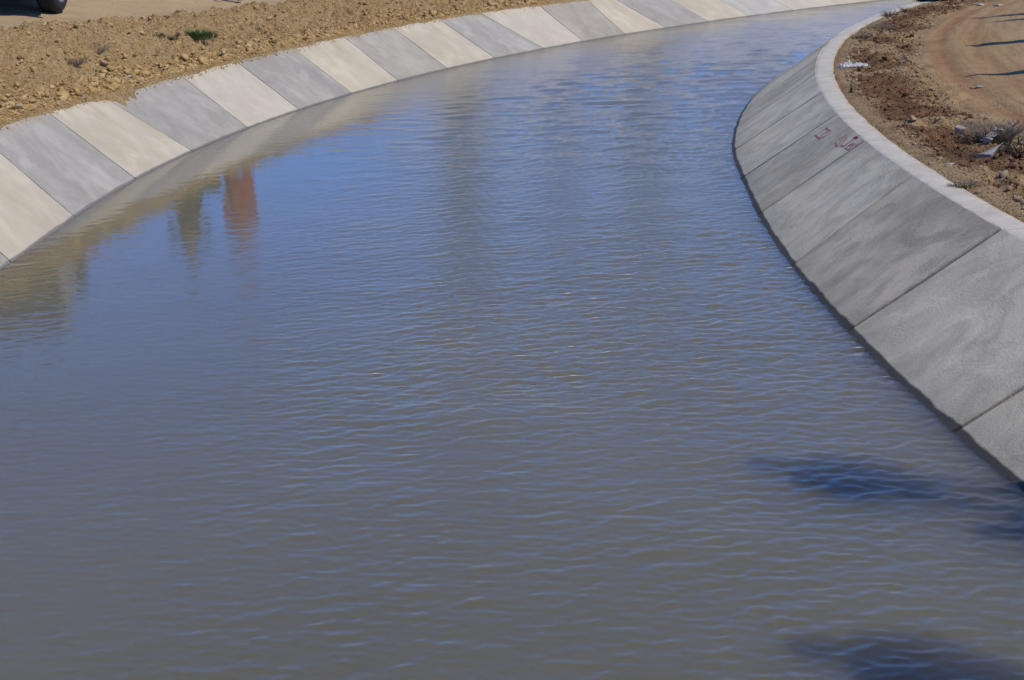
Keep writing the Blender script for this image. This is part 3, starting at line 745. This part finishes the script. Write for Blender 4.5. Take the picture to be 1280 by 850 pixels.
# ------------------------------------------------------------------ stones and litter
STONE, GREYST, WHITEST = clod_mat('pale_stone', [(.42, .37, .30), (.52, .47, .40), (.6, .56, .5)]), clod_mat('grey_stone', [(.20, .18, .15), (.33, .30, .26), (.45, .42, .37)]), clod_mat('white_stone', [(.30, .245, .175), (.40, .345, .27), (.50, .45, .38)])
MORTAR = clod_mat('mortar', [(.15, .13, .105), (.27, .25, .215), (.44, .42, .385)])
def stone(p, dims, mat, seed, label, group=None, name='stone', rz=0.0, sub=ICO3, sink=.25):
    v, f = rock_shape(sub, seed, .35); v = v/np.abs(v).max(0)*np.array(dims)/2
    me = make_mesh(name, v, f, mat, smooth=False); o = link(name, me); o.location = Vector(p)+Vector((0, 0, dims[2]*(.5-sink))); o.rotation_euler = (0, 0, rz)
    return tag(o, label, 'stone', group)
G1 = 'larger stones on the near track side'
stone(near_at(1198, 169), (.10, .08, .11), WHITEST, 5, 'small upright white stone casting a dark shadow beside the brown clods', G1)
stone(near_at(1223, 110), (.13, .10, .04), GREYST, 7, 'flat blue-grey stone lying alone on the open track', G1)
stone(near_at(1214, 111), (.05, .05, .03), GREYST, 8, 'small grey pebble touching the flat blue-grey stone', G1)
stone(near_at(1223, 7), (.22, .14, .05), WHITEST, 9, 'white flat stone at the top of the track, left of a pair', G1)
stone(near_at(1247, 8), (.16, .10, .05), WHITEST, 10, 'white flat stone at the top of the track, right of a pair', G1)
stone(near_at(1187, 207), (.07, .05, .03), STONE, 12, 'pale pebble between coping and pointed rock', G1)
stone(near_at(1260, 182), (.07, .06, .05), STONE, 13, 'pinkish pale stone half in the shade right of the dry bush', G1)
# pointed slab of rock, tilted
p = near_at(1234, 197); v, f = rock_shape(ICO3, 77, .30)
v = v*np.array([.15, .08, .045]); v[:, 2] += .22*np.clip(v[:, 0], -.02, 1); v[:, 1] *= 1-.55*np.clip(-v[:, 0]/.15, 0, 1); v[:, 2] *= 1-.45*np.clip(-v[:, 0]/.15, 0, 1)
o = link('pointed_rock', make_mesh('pointed_rock', v, f, GREYST, smooth=False)); o.location = p+Vector((0, 0, .03)); o.rotation_euler = (.15, -.2, .15)
tag(o, 'pointed pale grey rock slab tilted on the soil below the dry bush', 'rock')
# heap of broken mortar on the bush
p0 = near_at(1232, 181); p1 = near_at(1262, 168)
for k, lab in enumerate(['crumbly whitish mortar lump at the low end of the heap by the bush', 'whitish mortar lump second from the low end of the heap', 'largest whitish mortar lump in the middle of the heap', 'whitish mortar lump near the thin end of the heap', 'thin whitish mortar lump at the raised end of the heap']):
    f_ = k/4; q = p0.lerp(p1, f_); s_ = (.05, .06, .065, .05, .035)[k]
    stone(q+Vector((0, 0, .03+.05*f_)), (s_*2.2, s_*1.2, s_*.8), MORTAR, 60+k, lab, 'broken mortar lumps by the dry bush', 'mortar_lump', .4*k, ICO3, .2)
# white crumpled bag
def crumple(name, p, L, W, Hh, mat, seed, label, cat, rz):
    nx, ny = 34, 22; r = np.random.default_rng(seed); a, b = np.meshgrid(np.linspace(-1, 1, nx), np.linspace(-1, 1, ny), indexing='ij')
    x = a*L/2*(1+.15*fbm(b*2, a*2, seed, 2)); y = b*W/2*(1+.3*fbm(a*2.5, b, seed+3, 2))
    env = (1-.8*b*b)*(1-a**4)
    z = Hh*(.30+.9*np.abs(fbm(a*1.8, b*1.4, seed+5, 2)) + .18*np.abs(fbm(a*5, b*4, seed+6, 2)))*env
    V = np.stack([x.ravel(), y.ravel(), z.ravel()], 1); V2 = V*np.array([1, 1, .75]) - np.array([0, 0, .006]); n = len(V)
    me = make_mesh(name, np.concatenate([V, V2]), np.concatenate([grid_faces(nx, ny)[:, ::-1], grid_faces(nx, ny)+n]), mat, smooth=False)
    o = link(name, me); o.location = p; o.rotation_euler = (0, 0, rz); return tag(o, label, cat)
BAG = plain('white_plastic', (.47, .45, .41), .45, spec=.4, var=.08)
crumple('plastic_bag', near_at(1057, 84), .16, .13, .10, BAG, 3, 'crumpled white plastic bag, the rounder piece of litter beside the coping kink', 'litter', .2)
crumple('paper_sack', near_at(1074, 83), .24, .12, .07, BAG, 14, 'torn white sack lying right against the rounder plastic bag', 'litter', -.1)
# stones on the far bank
G2 = 'larger clods on the far earth bank'
OCH = clod_mat('ochre_stone', [(.30, .20, .10), (.41, .29, .165), (.52, .41, .27)])
for (q, d, lab, s_) in (((131, 82), (.16, .12, .12), 'pale angular clod standing out below the hazier dry bush', 31), ((161, 97), (.10, .05, .05), 'long pale splinter of stone above the spilled clods', 32), ((218, 74), (.11, .10, .10), 'dark brown clod low on the bank left of the grass tuft', 33),
     ((223, 44), (.09, .08, .09), 'dark clod just left of the large grass tuft', 34), ((152, 101), (.14, .10, .09), 'chunky clod on the edge of the lining above a grey panel', 35), ((172, 103), (.13, .10, .09), 'chunky clod on the lining edge, right of another', 36),
     ((105, 124), (.12, .1, .09), 'rounded clod above the first cream panel right of the big grey one', 37), ((72, 130), (.11, .09, .08), 'rounded clod above the top corner of the big grey panel', 38), ((22, 136), (.13, .11, .10), 'brown clod at the left end of the bank foot', 39), ((12, 40), (.12, .06, .04), 'single dark clod lying on the smooth track below the car shadow', 40), ((265, 50), (.08, .05, .04), 'whitish flat stone just right of the large grass tuft', 41)):
    stone(far_at(*q), tuple(.8*c for c in d), STONE if s_ in (32, 41) else OCH, s_, lab, G2, 'soil_clod' if s_ not in (32, 41) else 'stone', s_)

# ------------------------------------------------------------------ people
def skin_mesh(name, V, E, rad, mat, sub=2, root=0):
    me = bpy.data.meshes.new(name+'_skeleton'); me.from_pydata(V, E, []); o = bpy.data.objects.new(name+'_tmp', me); COL.objects.link(o)
    o.modifiers.new('s', 'SKIN').use_smooth_shade = True
    for i, v in enumerate(me.skin_vertices[0].data):
        r_ = rad[i]; v.radius = r_ if hasattr(r_, '__len__') else (r_, r_); v.use_root = (i == root)
    md = o.modifiers.new('u', 'SUBSURF'); md.levels = sub; md.render_levels = sub
    dg = bpy.context.evaluated_depsgraph_get(); out = bpy.data.meshes.new_from_object(o.evaluated_get(dg)); out.name = name
    bpy.data.objects.remove(o); bpy.data.meshes.remove(me)
    out.materials.clear(); out.materials.append(mat); out.polygons.foreach_set('use_smooth', np.ones(len(out.polygons), bool)); return out
SKIN = plain('skin', (.36, .21, .14), .55, var=.08); HAIR = plain('dark_hair', (.02, .015, .012), .6)
LIP = plain('lips', (.28, .11, .09), .5, var=.1); SHOE_P = plain('pale_shoe', (.62, .48, .43), .6); SHOE_D = plain('dark_shoe', (.03, .028, .026), .6)
def person(loc, rz, label, top, legs, shoe, hgt=1.72, stance=.14, arms='down', skirt=False):
    k = hgt/1.75; root = empty('person', loc, rz); tag(root, label, 'person')
    st = stance
    hipx = .095; J = {}
    J['pel'] = (0, 0, .96); J['waist'] = (0, 0, 1.10); J['chest'] = (0, -.01, 1.30); J['neck'] = (0, 0, 1.48); J['jaw'] = (0, .01, 1.55)
    for s_, sx in (('l', -1), ('r', 1)):
        J['sh'+s_] = (sx*.175, 0, 1.41)
        if arms == 'down' or (arms == 'mixed' and sx < 0): J['el'+s_] = (sx*.235, -.02, 1.13); J['wr'+s_] = (sx*.245, .07, .89); hd = Vector((0, .25, -1)).normalized()
        elif arms == 'hips': J['el'+s_] = (sx*.36, -.06, 1.18); J['wr'+s_] = (sx*.20, .06, 1.02); hd = Vector((-sx*.6, .4, -.4)).normalized()
        else: J['el'+s_] = (sx*.25, .08, 1.15); J['wr'+s_] = (sx*.10, .27, 1.26); hd = Vector((-sx*.3, .5, .7)).normalized()
        J['hd'+s_] = tuple(Vector(J['wr'+s_])+hd*.07); J['_d'+s_] = hd
        J['hip'+s_] = (sx*hipx, 0, .92); J['kn'+s_] = (sx*(hipx+st)/2, .03, .50); J['an'+s_] = (sx*st, -.03, .085)
        J['toe'+s_] = (sx*(st+.03), .13, .035); J['he'+s_] = (sx*st, -.06, .045)
    Sc = lambda p: tuple(k*c for c in p)
    def build(name, mat, chain, sub=2):
        names = []; V = []; E = []; rad = []
        for a, ra, b, rb in chain:
            for q, rr in ((a, ra), (b, rb)):
                if q not in names: names.append(q); V.append(Sc(J[q])); rad.append(tuple(k*c for c in rr) if hasattr(rr, '__len__') else k*rr)
            E.append((names.index(a), names.index(b)))
        return skin_mesh(name, V, E, rad, mat, sub)
    # body: one continuous skin with head, five-fingered hands and feet
    ch = [('pel', (.15, .10), 'waist', (.13, .09)), ('waist', (.13, .09), 'chest', (.155, .10)), ('chest', (.155, .10), 'neck', .055), ('neck', .055, 'jaw', .058)]
    J['head'] = (0, .015, 1.64); J['crown'] = (0, 0, 1.71); J['nose'] = (0, .115, 1.615)
    ch += [('jaw', .058, 'head', (.078, .098)), ('head', (.078, .098), 'crown', (.062, .075))]
    for s_, sx in (('l', -1), ('r', 1)):
        ch += [('chest', 0, 'sh'+s_, .058), ('sh'+s_, .058, 'el'+s_, .042), ('el'+s_, .042, 'wr'+s_, .027), ('wr'+s_, .027, 'hd'+s_, (.036, .018))]
        hd = J['_d'+s_]; side = hd.cross(Vector((sx, 0, 0))).normalized()
        for i, (off, ln) in enumerate(((-.03, .075), (-.01, .088), (.01, .083), (.03, .065))):
            b0 = Vector(J['hd'+s_])+side*off+hd*.02; J['f%s%da' % (s_, i)] = tuple(b0); m1 = b0+hd*ln*.5
            J['f%s%db' % (s_, i)] = tuple(m1); J['f%s%dc' % (s_, i)] = tuple(m1+(hd*.8-Vector((sx*.5, 0, 0))).normalized()*ln*.5)
            ch += [('hd'+s_, 0, 'f%s%da' % (s_, i), .010), ('f%s%da' % (s_, i), .010, 'f%s%db' % (s_, i), .009), ('f%s%db' % (s_, i), .009, 'f%s%dc' % (s_, i), .007)]
        tb = Vector(J['wr'+s_])+hd*.03+side*-.03; J['t%sa' % s_] = tuple(tb); J['t%sb' % s_] = tuple(tb+(hd*.7-side*.6).normalized()*.055)
        ch += [('wr'+s_, 0, 't%sa' % s_, .012), ('t%sa' % s_, .012, 't%sb' % s_, .009)]
        ch += [('pel', 0, 'hip'+s_, .085), ('hip'+s_, .085, 'kn'+s_, .055), ('kn'+s_, .055, 'an'+s_, .036), ('an'+s_, .036, 'he'+s_, .034), ('an'+s_, .036, 'toe'+s_, (.042, .025))]
    bodyme = build('body', SKIN, ch, 1); link('body', bodyme, root)
    # face: nose, eyes, ears
    m = MB()
    hc = Vector(Sc((0, .015, 1.64)))
    m.tube([hc+Vector((0, .085, .015))*k, hc+Vector((0, .118, -.025))*k, hc+Vector((0, .09, -.035))*k], [.008*k, .015*k, .008*k], 8); m.build('nose', SKIN, root)
    for sx in (-1, 1):
        m = MB(); m.tube([hc+Vector((sx*.076, -.01, .03))*k, hc+Vector((sx*.092, -.012, 0))*k, hc+Vector((sx*.074, -.002, -.035))*k], [.010*k, .014*k, .008*k], 8); m.build('ear', SKIN, root)
        m = MB(); m.tube([hc+Vector((sx*.033, .082, .012))*k, hc+Vector((sx*.033, .0935, .012))*k], [.014*k, .008*k], 10); m.build('eye', HAIR, root)
    m = MB(); m.tube([hc+Vector((-.025, .088, -.062))*k, hc+Vector((0, .096, -.064))*k, hc+Vector((.025, .088, -.062))*k], [.004*k, .007*k, .004*k], 6); m.build('mouth', LIP, root)
    hv, hf = ICO3; hv = hv*np.array([.093, .108, .095])*k + np.array(hc) + np.array([0, -.012, .035])*k
    keep = [tuple(f) for f in hf if all(hv[i][2] > hc.z + k*(.055 if hv[i][1] > hc.y+.03*k else -.03) for i in f)]
    link('hair', make_mesh('hair', hv, keep, HAIR), root)
    tc = [('pel', (.168, .122), 'waist', (.15, .11)), ('waist', (.15, .11), 'chest', (.172, .118)), ('chest', (.172, .118), 'neck', .068)]
    for s_ in 'lr': tc += [('chest', 0, 'sh'+s_, .072), ('sh'+s_, .072, 'el'+s_, .056), ('el'+s_, .056, 'wr'+s_, .042)]
    link('jacket', build('jacket', top, tc), root)
    lc = [('pel', (.16, .115), 'hipl', .10), ('pel', (.16, .115), 'hipr', .10)]
    for s_ in 'lr': lc += [('hip'+s_, .10, 'kn'+s_, .074), ('kn'+s_, .074, 'an'+s_, .062)]
    link('trousers', build('trousers', legs, lc), root)
    if skirt:
        m = MB(); m.lathe([(.150*k, 1.12*k), (.172*k, .98*k), (.20*k, .80*k), (.235*k, .52*k), (.222*k, .52*k), (.18*k, .80*k), (.15*k, 1.0*k)], 28); o = m.build('coat_skirt', top, root); o.scale = (1.1, .82, 1)
    for s_ in 'lr': link('shoe', build('shoe', shoe, [('he'+s_, (.045, .048), 'toe'+s_, (.05, .034))]), root)
    return root
RED = plain('red_cloth', (.36, .045, .028), .85, var=.2); DARKRED = plain('brown_red_cloth', (.22, .06, .035), .85); NAVY = plain('dark_blue_cloth', (.025, .028, .045), .85); BLACK = plain('black_cloth', (.018, .017, .017), .85); DENIM = plain('grey_denim', (.06, .07, .09), .9)
a = far_at(273, 2.5); b = far_at(299, 2)
pc = (a+b)/2; person((pc.x, pc.y, pc.z), R(190), 'person in long red coat and brown trousers whose pale shoes show at the top edge', RED, DARKRED, SHOE_P, 1.64, .155, 'down', True)
p = far_at(218, -7); person((p.x, p.y, p.z), R(200), 'person in a long dark coat reflected in the water left of the red reflection', BLACK, NAVY, SHOE_D, 1.66, .10, 'hips', True)
# bystanders on the near coping, out of frame: their shadows fall across the lining and onto the water
def sun_vec():
    e, a_ = R(SUN_EL), R(SUN_AZ); return Vector((math.cos(e)*math.cos(a_), math.cos(e)*math.sin(a_), math.sin(e)))
sv = sun_vec()
def stand_for_tip(px, py, h):
    """feet of a person on the coping whose head's shadow falls on the water at the photo point"""
    tip = Vector(at(px, py, 0)); zt = HT+.02+h; q = tip + sv*(zt/sv.z); return (q.x, q.y, HT+.02)
for (px, py, h, lab, top, legs, rz, arms) in ((950, 574, 1.74, 'bystander in grey denim on the near coping whose shadow crosses the water first', NAVY, DENIM, 70, 'down'), (1232, 655, 1.66, 'bystander in black on the near coping between the other two', BLACK, BLACK, 100, 'down'), (1005, 800, 1.70, 'bystander in brown on the near coping closest to the camera', DARKRED, NAVY, 80, 'down')):
    person(stand_for_tip(px, py, h), R(rz), lab, top, legs, SHOE_D, h, .12, arms)

# ------------------------------------------------------------------ parked car
def car(loc, rz, steer):
    c = empty('parked_car', loc, rz); tag(c, 'dark olive off-road car parked on the track, only one wheel inside the photo', 'car')
    PAINT = plain('dark_olive_paint', (.026, .027, .018), .45, spec=.4, var=.1); GL = plain('dark_glass', (.012, .014, .016), .08, spec=.7, var=.1)
    TY = plain('tyre_rubber', (.022, .022, .024), .8, sc=40, bump=.3); RIM = plain('alloy_rim', (.42, .43, .45), .35, .8); TRIM = plain('black_trim', (.015, .015, .015), .6)
    LRED = plain('tail_lamp_red', (.35, .01, .01), .2, spec=.6); LW = plain('head_lamp_clear', (.6, .62, .64), .15, spec=.7)
    # local: +Y towards the front, origin under the rear right tyre's contact patch; car body centre at x=-.78
    cx = -.78
    st = [(-.72, .46, 1.10, .78), (-.62, .42, 1.16, .86), (-.1, .40, 1.18, .89), (.6, .36, 1.17, .90), (1.6, .36, 1.16, .90), (2.35, .38, 1.16, .89), (2.9, .42, 1.14, .88), (3.35, .44, 1.12, .86), (3.50, .48, 1.02, .82)]
    ring = [(-1, 0), (-1.0, .55), (-.93, .9), (-.75, 1), (0, 1.015), (.75, 1), (.93, .9), (1.0, .55), (1, 0), (.85, -.05), (0, -.06), (-.85, -.05)]
    V = []; n = len(ring)
    for (y, zb, zt, hw) in st:
        for (a_, b_) in ring: V.append((cx+a_*hw, y, zb+(zt-zb)*b_))
    F = [(i*n+k, i*n+(k+1) % n, (i+1)*n+(k+1) % n, (i+1)*n+k) for i in range(len(st)-1) for k in range(n)] + [tuple(range(n))[::-1], tuple((len(st)-1)*n+k for k in range(n))]
    m = MB(); m.add(V, F); o = m.build('body', PAINT, c)
    o.modifiers.new('s', 'SUBSURF').levels = 1; o.modifiers['s'].render_levels = 1
    bm = bmesh.new(); bm.from_mesh(o.data); bmesh.ops.recalc_face_normals(bm, faces=bm.faces); bm.to_mesh(o.data); bm.free()
    # cabin with roof
    cab = [(-.68, 1.10, 1.20, .82, .80), (-.60, 1.10, 1.86, .83, .72), (.2, 1.10, 1.94, .84, .73), (1.3, 1.10, 1.94, .84, .73), (1.62, 1.10, 1.86, .84, .72), (2.05, 1.10, 1.16, .83, .80)]
    V = []
    for (y, zb, zt, hb, ht) in cab: V += [(cx-hb, y, zb), (cx-ht, y, zt-.05), (cx-ht*.86, y, zt), (cx+ht*.86, y, zt), (cx+ht, y, zt-.05), (cx+hb, y, zb)]
    n = 6; F = [(i*n+k, i*n+(k+1) % n, (i+1)*n+(k+1) % n, (i+1)*n+k) for i in range(len(cab)-1) for k in range(n)] + [tuple(range(n))[::-1], tuple((len(cab)-1)*n+k for k in range(n))]
    m = MB(); m.add(V, F); o = m.build('roof', PAINT, c); bm = bmesh.new(); bm.from_mesh(o.data); bmesh.ops.recalc_face_normals(bm, faces=bm.faces); bm.to_mesh(o.data); bm.free()
    def pane(pts, d):
        pts = [Vector(p) for p in pts]; nn = Vector(d).normalized()*.012; k = len(pts); m = MB()
        m.add([p+nn for p in pts]+[p-nn for p in pts], [tuple(range(k)), tuple(range(k, 2*k))[::-1]]+[(i, i+k, (i+1) % k+k, (i+1) % k) for i in range(k)]); m.build('window', GL, c, smooth=False)
    for sx in (-1, 1):
        w = lambda y, f, zt: (cx+sx*(.845*(1-f)+.735*f), y, 1.14*(1-f)+(zt+.26)*f)
        pane([w(-.40, .08, 1.6), w(.28, .08, 1.6), w(.28, .88, 1.62), w(-.32, .86, 1.58)], (sx, 0, .3))
        pane([w(.36, .08, 1.6), w(1.12, .08, 1.6), w(1.10, .88, 1.62), w(.36, .88, 1.62)], (sx, 0, .3))
        pane([w(1.20, .08, 1.6), w(1.92, .08, 1.6), w(1.66, .74, 1.58), w(1.18, .88, 1.6)], (sx, 0, .3))
        mm = MB(); mm.box((cx+sx*.95, 1.85, 1.24), (.16, .09, .12)); mm.build('wing_mirror', TRIM, c, bevel=.02)
        mm = MB(); mm.box((cx+sx*.70, -.66, .88), (.16, .10, .22)); mm.build('tail_lamp', LRED, c, bevel=.015)
        mm = MB(); mm.box((cx+sx*.60, 3.46, .86), (.22, .12, .18)); mm.build('headlight', LW, c, bevel=.02)
    pane([(cx-.70, -.675, 1.26), (cx+.70, -.675, 1.26), (cx+.62, -.61, 1.80), (cx-.62, -.61, 1.80)], (0, -1, .12))
    pane([(cx-.74, 2.01, 1.22), (cx+.74, 2.01, 1.22), (cx+.64, 1.66, 1.80), (cx-.64, 1.66, 1.80)], (0, 1, .6))
    m = MB(); m.box((cx, -.74, .58), (1.70, .16, .20)); m.build('bumper', TRIM, c, bevel=.04)
    m = MB(); m.box((cx, 3.52, .56), (1.70, .18, .20)); m.build('bumper', TRIM, c, bevel=.04)
    m = MB(); m.box((cx, -.735, .74), (.50, .02, .11)); m.build('number_plate', plain('plate_white', (.7, .7, .66), .5, var=.03), c, bevel=.004)
    m = MB(); m.box((cx, 1.4, .44), (1.24, 3.6, .16)); m.build('underbody', TRIM, c)
    for (wx, wy, sx) in ((0, 0, 1), (-1.56, 0, -1), (0, 2.62, 1), (-1.56, 2.62, -1)):
        r0, w_ = .335, .245; SR = Matrix.Rotation(R(steer if wy > 1 else 0), 4, 'Z'); M = Matrix.Translation((wx, wy, r0)) @ SR @ Matrix.Rotation(R(90), 4, 'Y')
        m = MB(); m.lathe([(.20, -w_/2), (.235, -w_/2-.006), (.285, -w_/2-.004), (.315, -w_/2+.012), (r0-.004, -w_/2+.035), (r0, -.05), (r0-.008, -.048), (r0-.008, -.036), (r0, -.034), (r0, -.006), (r0-.008, -.004), (r0-.008, .008), (r0, .010), (r0, .038), (r0-.008, .040), (r0-.008, .05), (r0, .052), (r0-.004, w_/2-.035), (.315, w_/2-.012), (.285, w_/2+.004), (.235, w_/2+.006), (.20, w_/2)], 56, M)
        wheel = m.build('wheel', TY, c)
        m = MB(); m.lathe([(.215, w_/2*sx+.0*sx), (.205, sx*(w_/2+.004)), (.19, sx*(w_/2-.012)), (.06, sx*(w_/2-.03)), (.045, sx*(w_/2-.002)), (.001, sx*(w_/2))], 40, M)
        for k in range(5):
            a_ = 2*math.pi*k/5; q = M @ Vector((.12*math.cos(a_), .12*math.sin(a_), sx*(w_/2-.008)))
            m.box(q, (.03, .05, .17), SR.to_3x3() @ Matrix.Rotation(-a_+R(0), 3, 'X') @ Matrix.Rotation(R(90), 3, 'X') @ Matrix.Identity(3))
        m.build('rim', RIM, wheel)
    return c
p = far_at(65, 14); q = Matrix.Rotation(R(180+20), 3, 'Z') @ Vector((-1.56, 2.62, 0)); car((p.x-q.x+.04, p.y-q.y-.1, p.z-.01), R(180+20), -24)

# ------------------------------------------------------------------ trees (they stand outside the frame; the water and the track show them)
def foliage(n, pts_fn, size, seed):
    r = np.random.default_rng(seed); C = np.array([pts_fn(r) for _ in range(n)]); V = np.empty((n*4, 3)); 
    for i in range(n):
        M = rand_rot(r); s_ = size*r.uniform(.6, 1.3); q = np.array([(-.5, -1, 0), (.5, -1, 0), (.5, 1, .15), (-.5, 1, .15)])*s_
        V[i*4:i*4+4] = q @ M.T + C[i]
    return V, np.arange(n*4).reshape(-1, 4)
def cypress(loc, h, r0, seed, label, group):
    t_ = empty('cypress_sapling', loc); tag(t_, label, 'sapling', group)
    m = MB(); m.tube([(0, 0, -.05), (.01, 0, h*.4), (0, .01, h*.9)], [.035, .022, .006], 8); m.build('trunk', BARK, t_)
    def pt(r):
        u = r.random()**1.35; z = h*(.10+.90*u); rr = r0*(1-u)**.85*math.sqrt(r.random())*(1+.25*math.sin(9*u+seed)); a = r.random()*6.283
        return (rr*math.cos(a), rr*math.sin(a), z)
    V, F = foliage(2600, pt, .035, seed); link('crown', make_mesh('crown', V, F, DARKLEAF, smooth=False), t_)
def sapling_for_tip(px, py, h):
    tip = near_at(px, py); q = tip + sv*(h/sv.z)
    for _ in range(12):
        zg_ = float(near_ground(np.array(q.x), np.array(q.y))); top = zg_+h; q = tip + sv*((top-tip.z)/sv.z)
    return (q.x, q.y, zg_)
for k, (px, py, h, r0, lab) in enumerate(((1211, 95, 2.2, .34, 'cypress sapling right of the frame whose shadow is lowest on the track'), (1212, 57, 2.3, .40, 'cypress sapling right of the frame whose shadow is the middle one on the track'), (1220, 58, 1.9, .30, 'short cypress sapling standing close to the middle one'), (1214, 23, 2.2, .34, 'cypress sapling right of the frame whose shadow is highest on the track'), (1238, 28, 1.9, .22, 'slender cypress sapling beside the farthest one'))):
    cypress(sapling_for_tip(px, py, h), h, r0, 500+k, lab, 'cypress saplings along the track')
def tree(loc, h, cr, seed, label):
    r = np.random.default_rng(seed); t_ = empty('broadleaf_tree', loc); tag(t_, label, 'tree', 'trees beyond the far bank')
    m = MB(); m.tube([(0, 0, -.2), (.05, .02, h*.25), (-.05, .05, h*.55), (0, 0, h*.85)], [h*.025, h*.02, h*.013, h*.004], 10)
    cl = []
    for k in range(16):
        a = r.random()*6.28; z = h*r.uniform(.32, .9); rr = cr*r.uniform(.35, .85)*(1-.5*abs(z/h-.6)); c_ = (rr*math.cos(a), rr*math.sin(a), z); cl.append((c_, cr*r.uniform(.28, .45)))
        m.tube([(0, 0, z*.75), (c_[0]*.5, c_[1]*.5, z*.9), c_], [h*.008, h*.006, h*.002], 6)
    m.build('trunk', BARK, t_)
    def pt(r):
        c_, s_ = cl[r.integers(len(cl))]; d = r.normal(size=3); d /= np.linalg.norm(d); d *= s_*r.random()**.45; return (c_[0]+d[0], c_[1]+d[1], c_[2]+d[2]*.8)
    V, F = foliage(1500, pt, .16, seed); link('crown', make_mesh('crown', V, F, LEAF, smooth=False), t_)
for k, (x, y, h, cr, lab) in enumerate(((-1.6, 52, 9.5, 1.25, 'tall narrow tree mirrored as the left dark-blue streak in the water'), (1.9, 62, 5.5, 1.1, 'middle tree beyond the far bank, shorter than its neighbours'), (4.8, 58, 9.0, 1.3, 'tree mirrored as the right dark streak in the water'), (9.5, 66, 4.5, 1.9, 'low spreading tree farthest along the far bank'))):
    tree((x, y, float(g_far(np.array(y)))-.05), h, cr, 600+k, lab)
# low shrub whose shade touches the far end of the coping
def shrub(loc, r0, h, seed, label):
    t_ = empty('shrub', loc); tag(t_, label, 'shrub')
    twigs(40, r0*.8, h*.8, seed, .006).build('stems', BARK, t_, smooth=False)
    def pt(r):
        d = r.normal(size=3); d /= np.linalg.norm(d); d *= r.random()**.4; return (d[0]*r0, d[1]*r0*.6, h*.5+d[2]*h*.5)
    V, F = foliage(1500, pt, .035, seed); link('leaves', make_mesh('leaves', V, F, DARKLEAF, smooth=False), t_)
shrub(near_at(1158, 3), .30, .34, 701, 'low dark green shrub at the top edge beside the end of the coping')
shrub(near_at(1184, 0), .50, .55, 702, 'larger dark shrub right of the low one, cut by the top edge')

# ------------------------------------------------------------------ light, sky, camera
w = bpy.data.worlds.new('World'); S.world = w; w.use_nodes = True; nt = w.node_tree
bg = nt.nodes['Background']; sky = nt.nodes.new('ShaderNodeTexSky'); sky.sky_type = 'NISHITA'; sky.sun_disc = False
sky.sun_elevation = R(SUN_EL); sky.sun_rotation = R(90-SUN_AZ); sky.altitude = 700; sky.air_density = 1.0; sky.dust_density = 0.0; sky.ozone_density = 4.0
tn = nt.nodes.new('ShaderNodeMix'); tn.data_type = 'RGBA'; tn.blend_type = 'MULTIPLY'; tn.inputs[0].default_value = 1; tn.inputs[7].default_value = (.34, .60, 1.08, 1)
nt.links.new(sky.outputs[0], tn.inputs[6]); nt.links.new(tn.outputs[2], bg.inputs[0]); bg.inputs[1].default_value = .15
sl = bpy.data.lights.new('sun', 'SUN'); sl.energy = 3.2; sl.angle = R(.53); sl.color = (1, .925, .80)
so = bpy.data.objects.new('sun', sl); COL.objects.link(so); so.rotation_euler = (-sv).to_track_quat('-Z', 'Y').to_euler(); so.location = sv*60
cam = bpy.data.cameras.new('camera'); co = bpy.data.objects.new('camera', cam); COL.objects.link(co)
cam.sensor_width = 36; cam.lens = FPX/1280*36; cam.clip_end = 5000; cam.clip_start = .05
co.matrix_world = Matrix.Translation((0, 0, HC)) @ Matrix.Rotation(math.pi/2-PIT, 4, 'X') @ Matrix.Rotation(ROL, 4, 'Z')
S.camera = co
S.view_settings.view_transform = 'Standard'; S.view_settings.look = 'None'; S.view_settings.exposure = 0.0; S.view_settings.gamma = 1
S.cycles.use_denoising = True
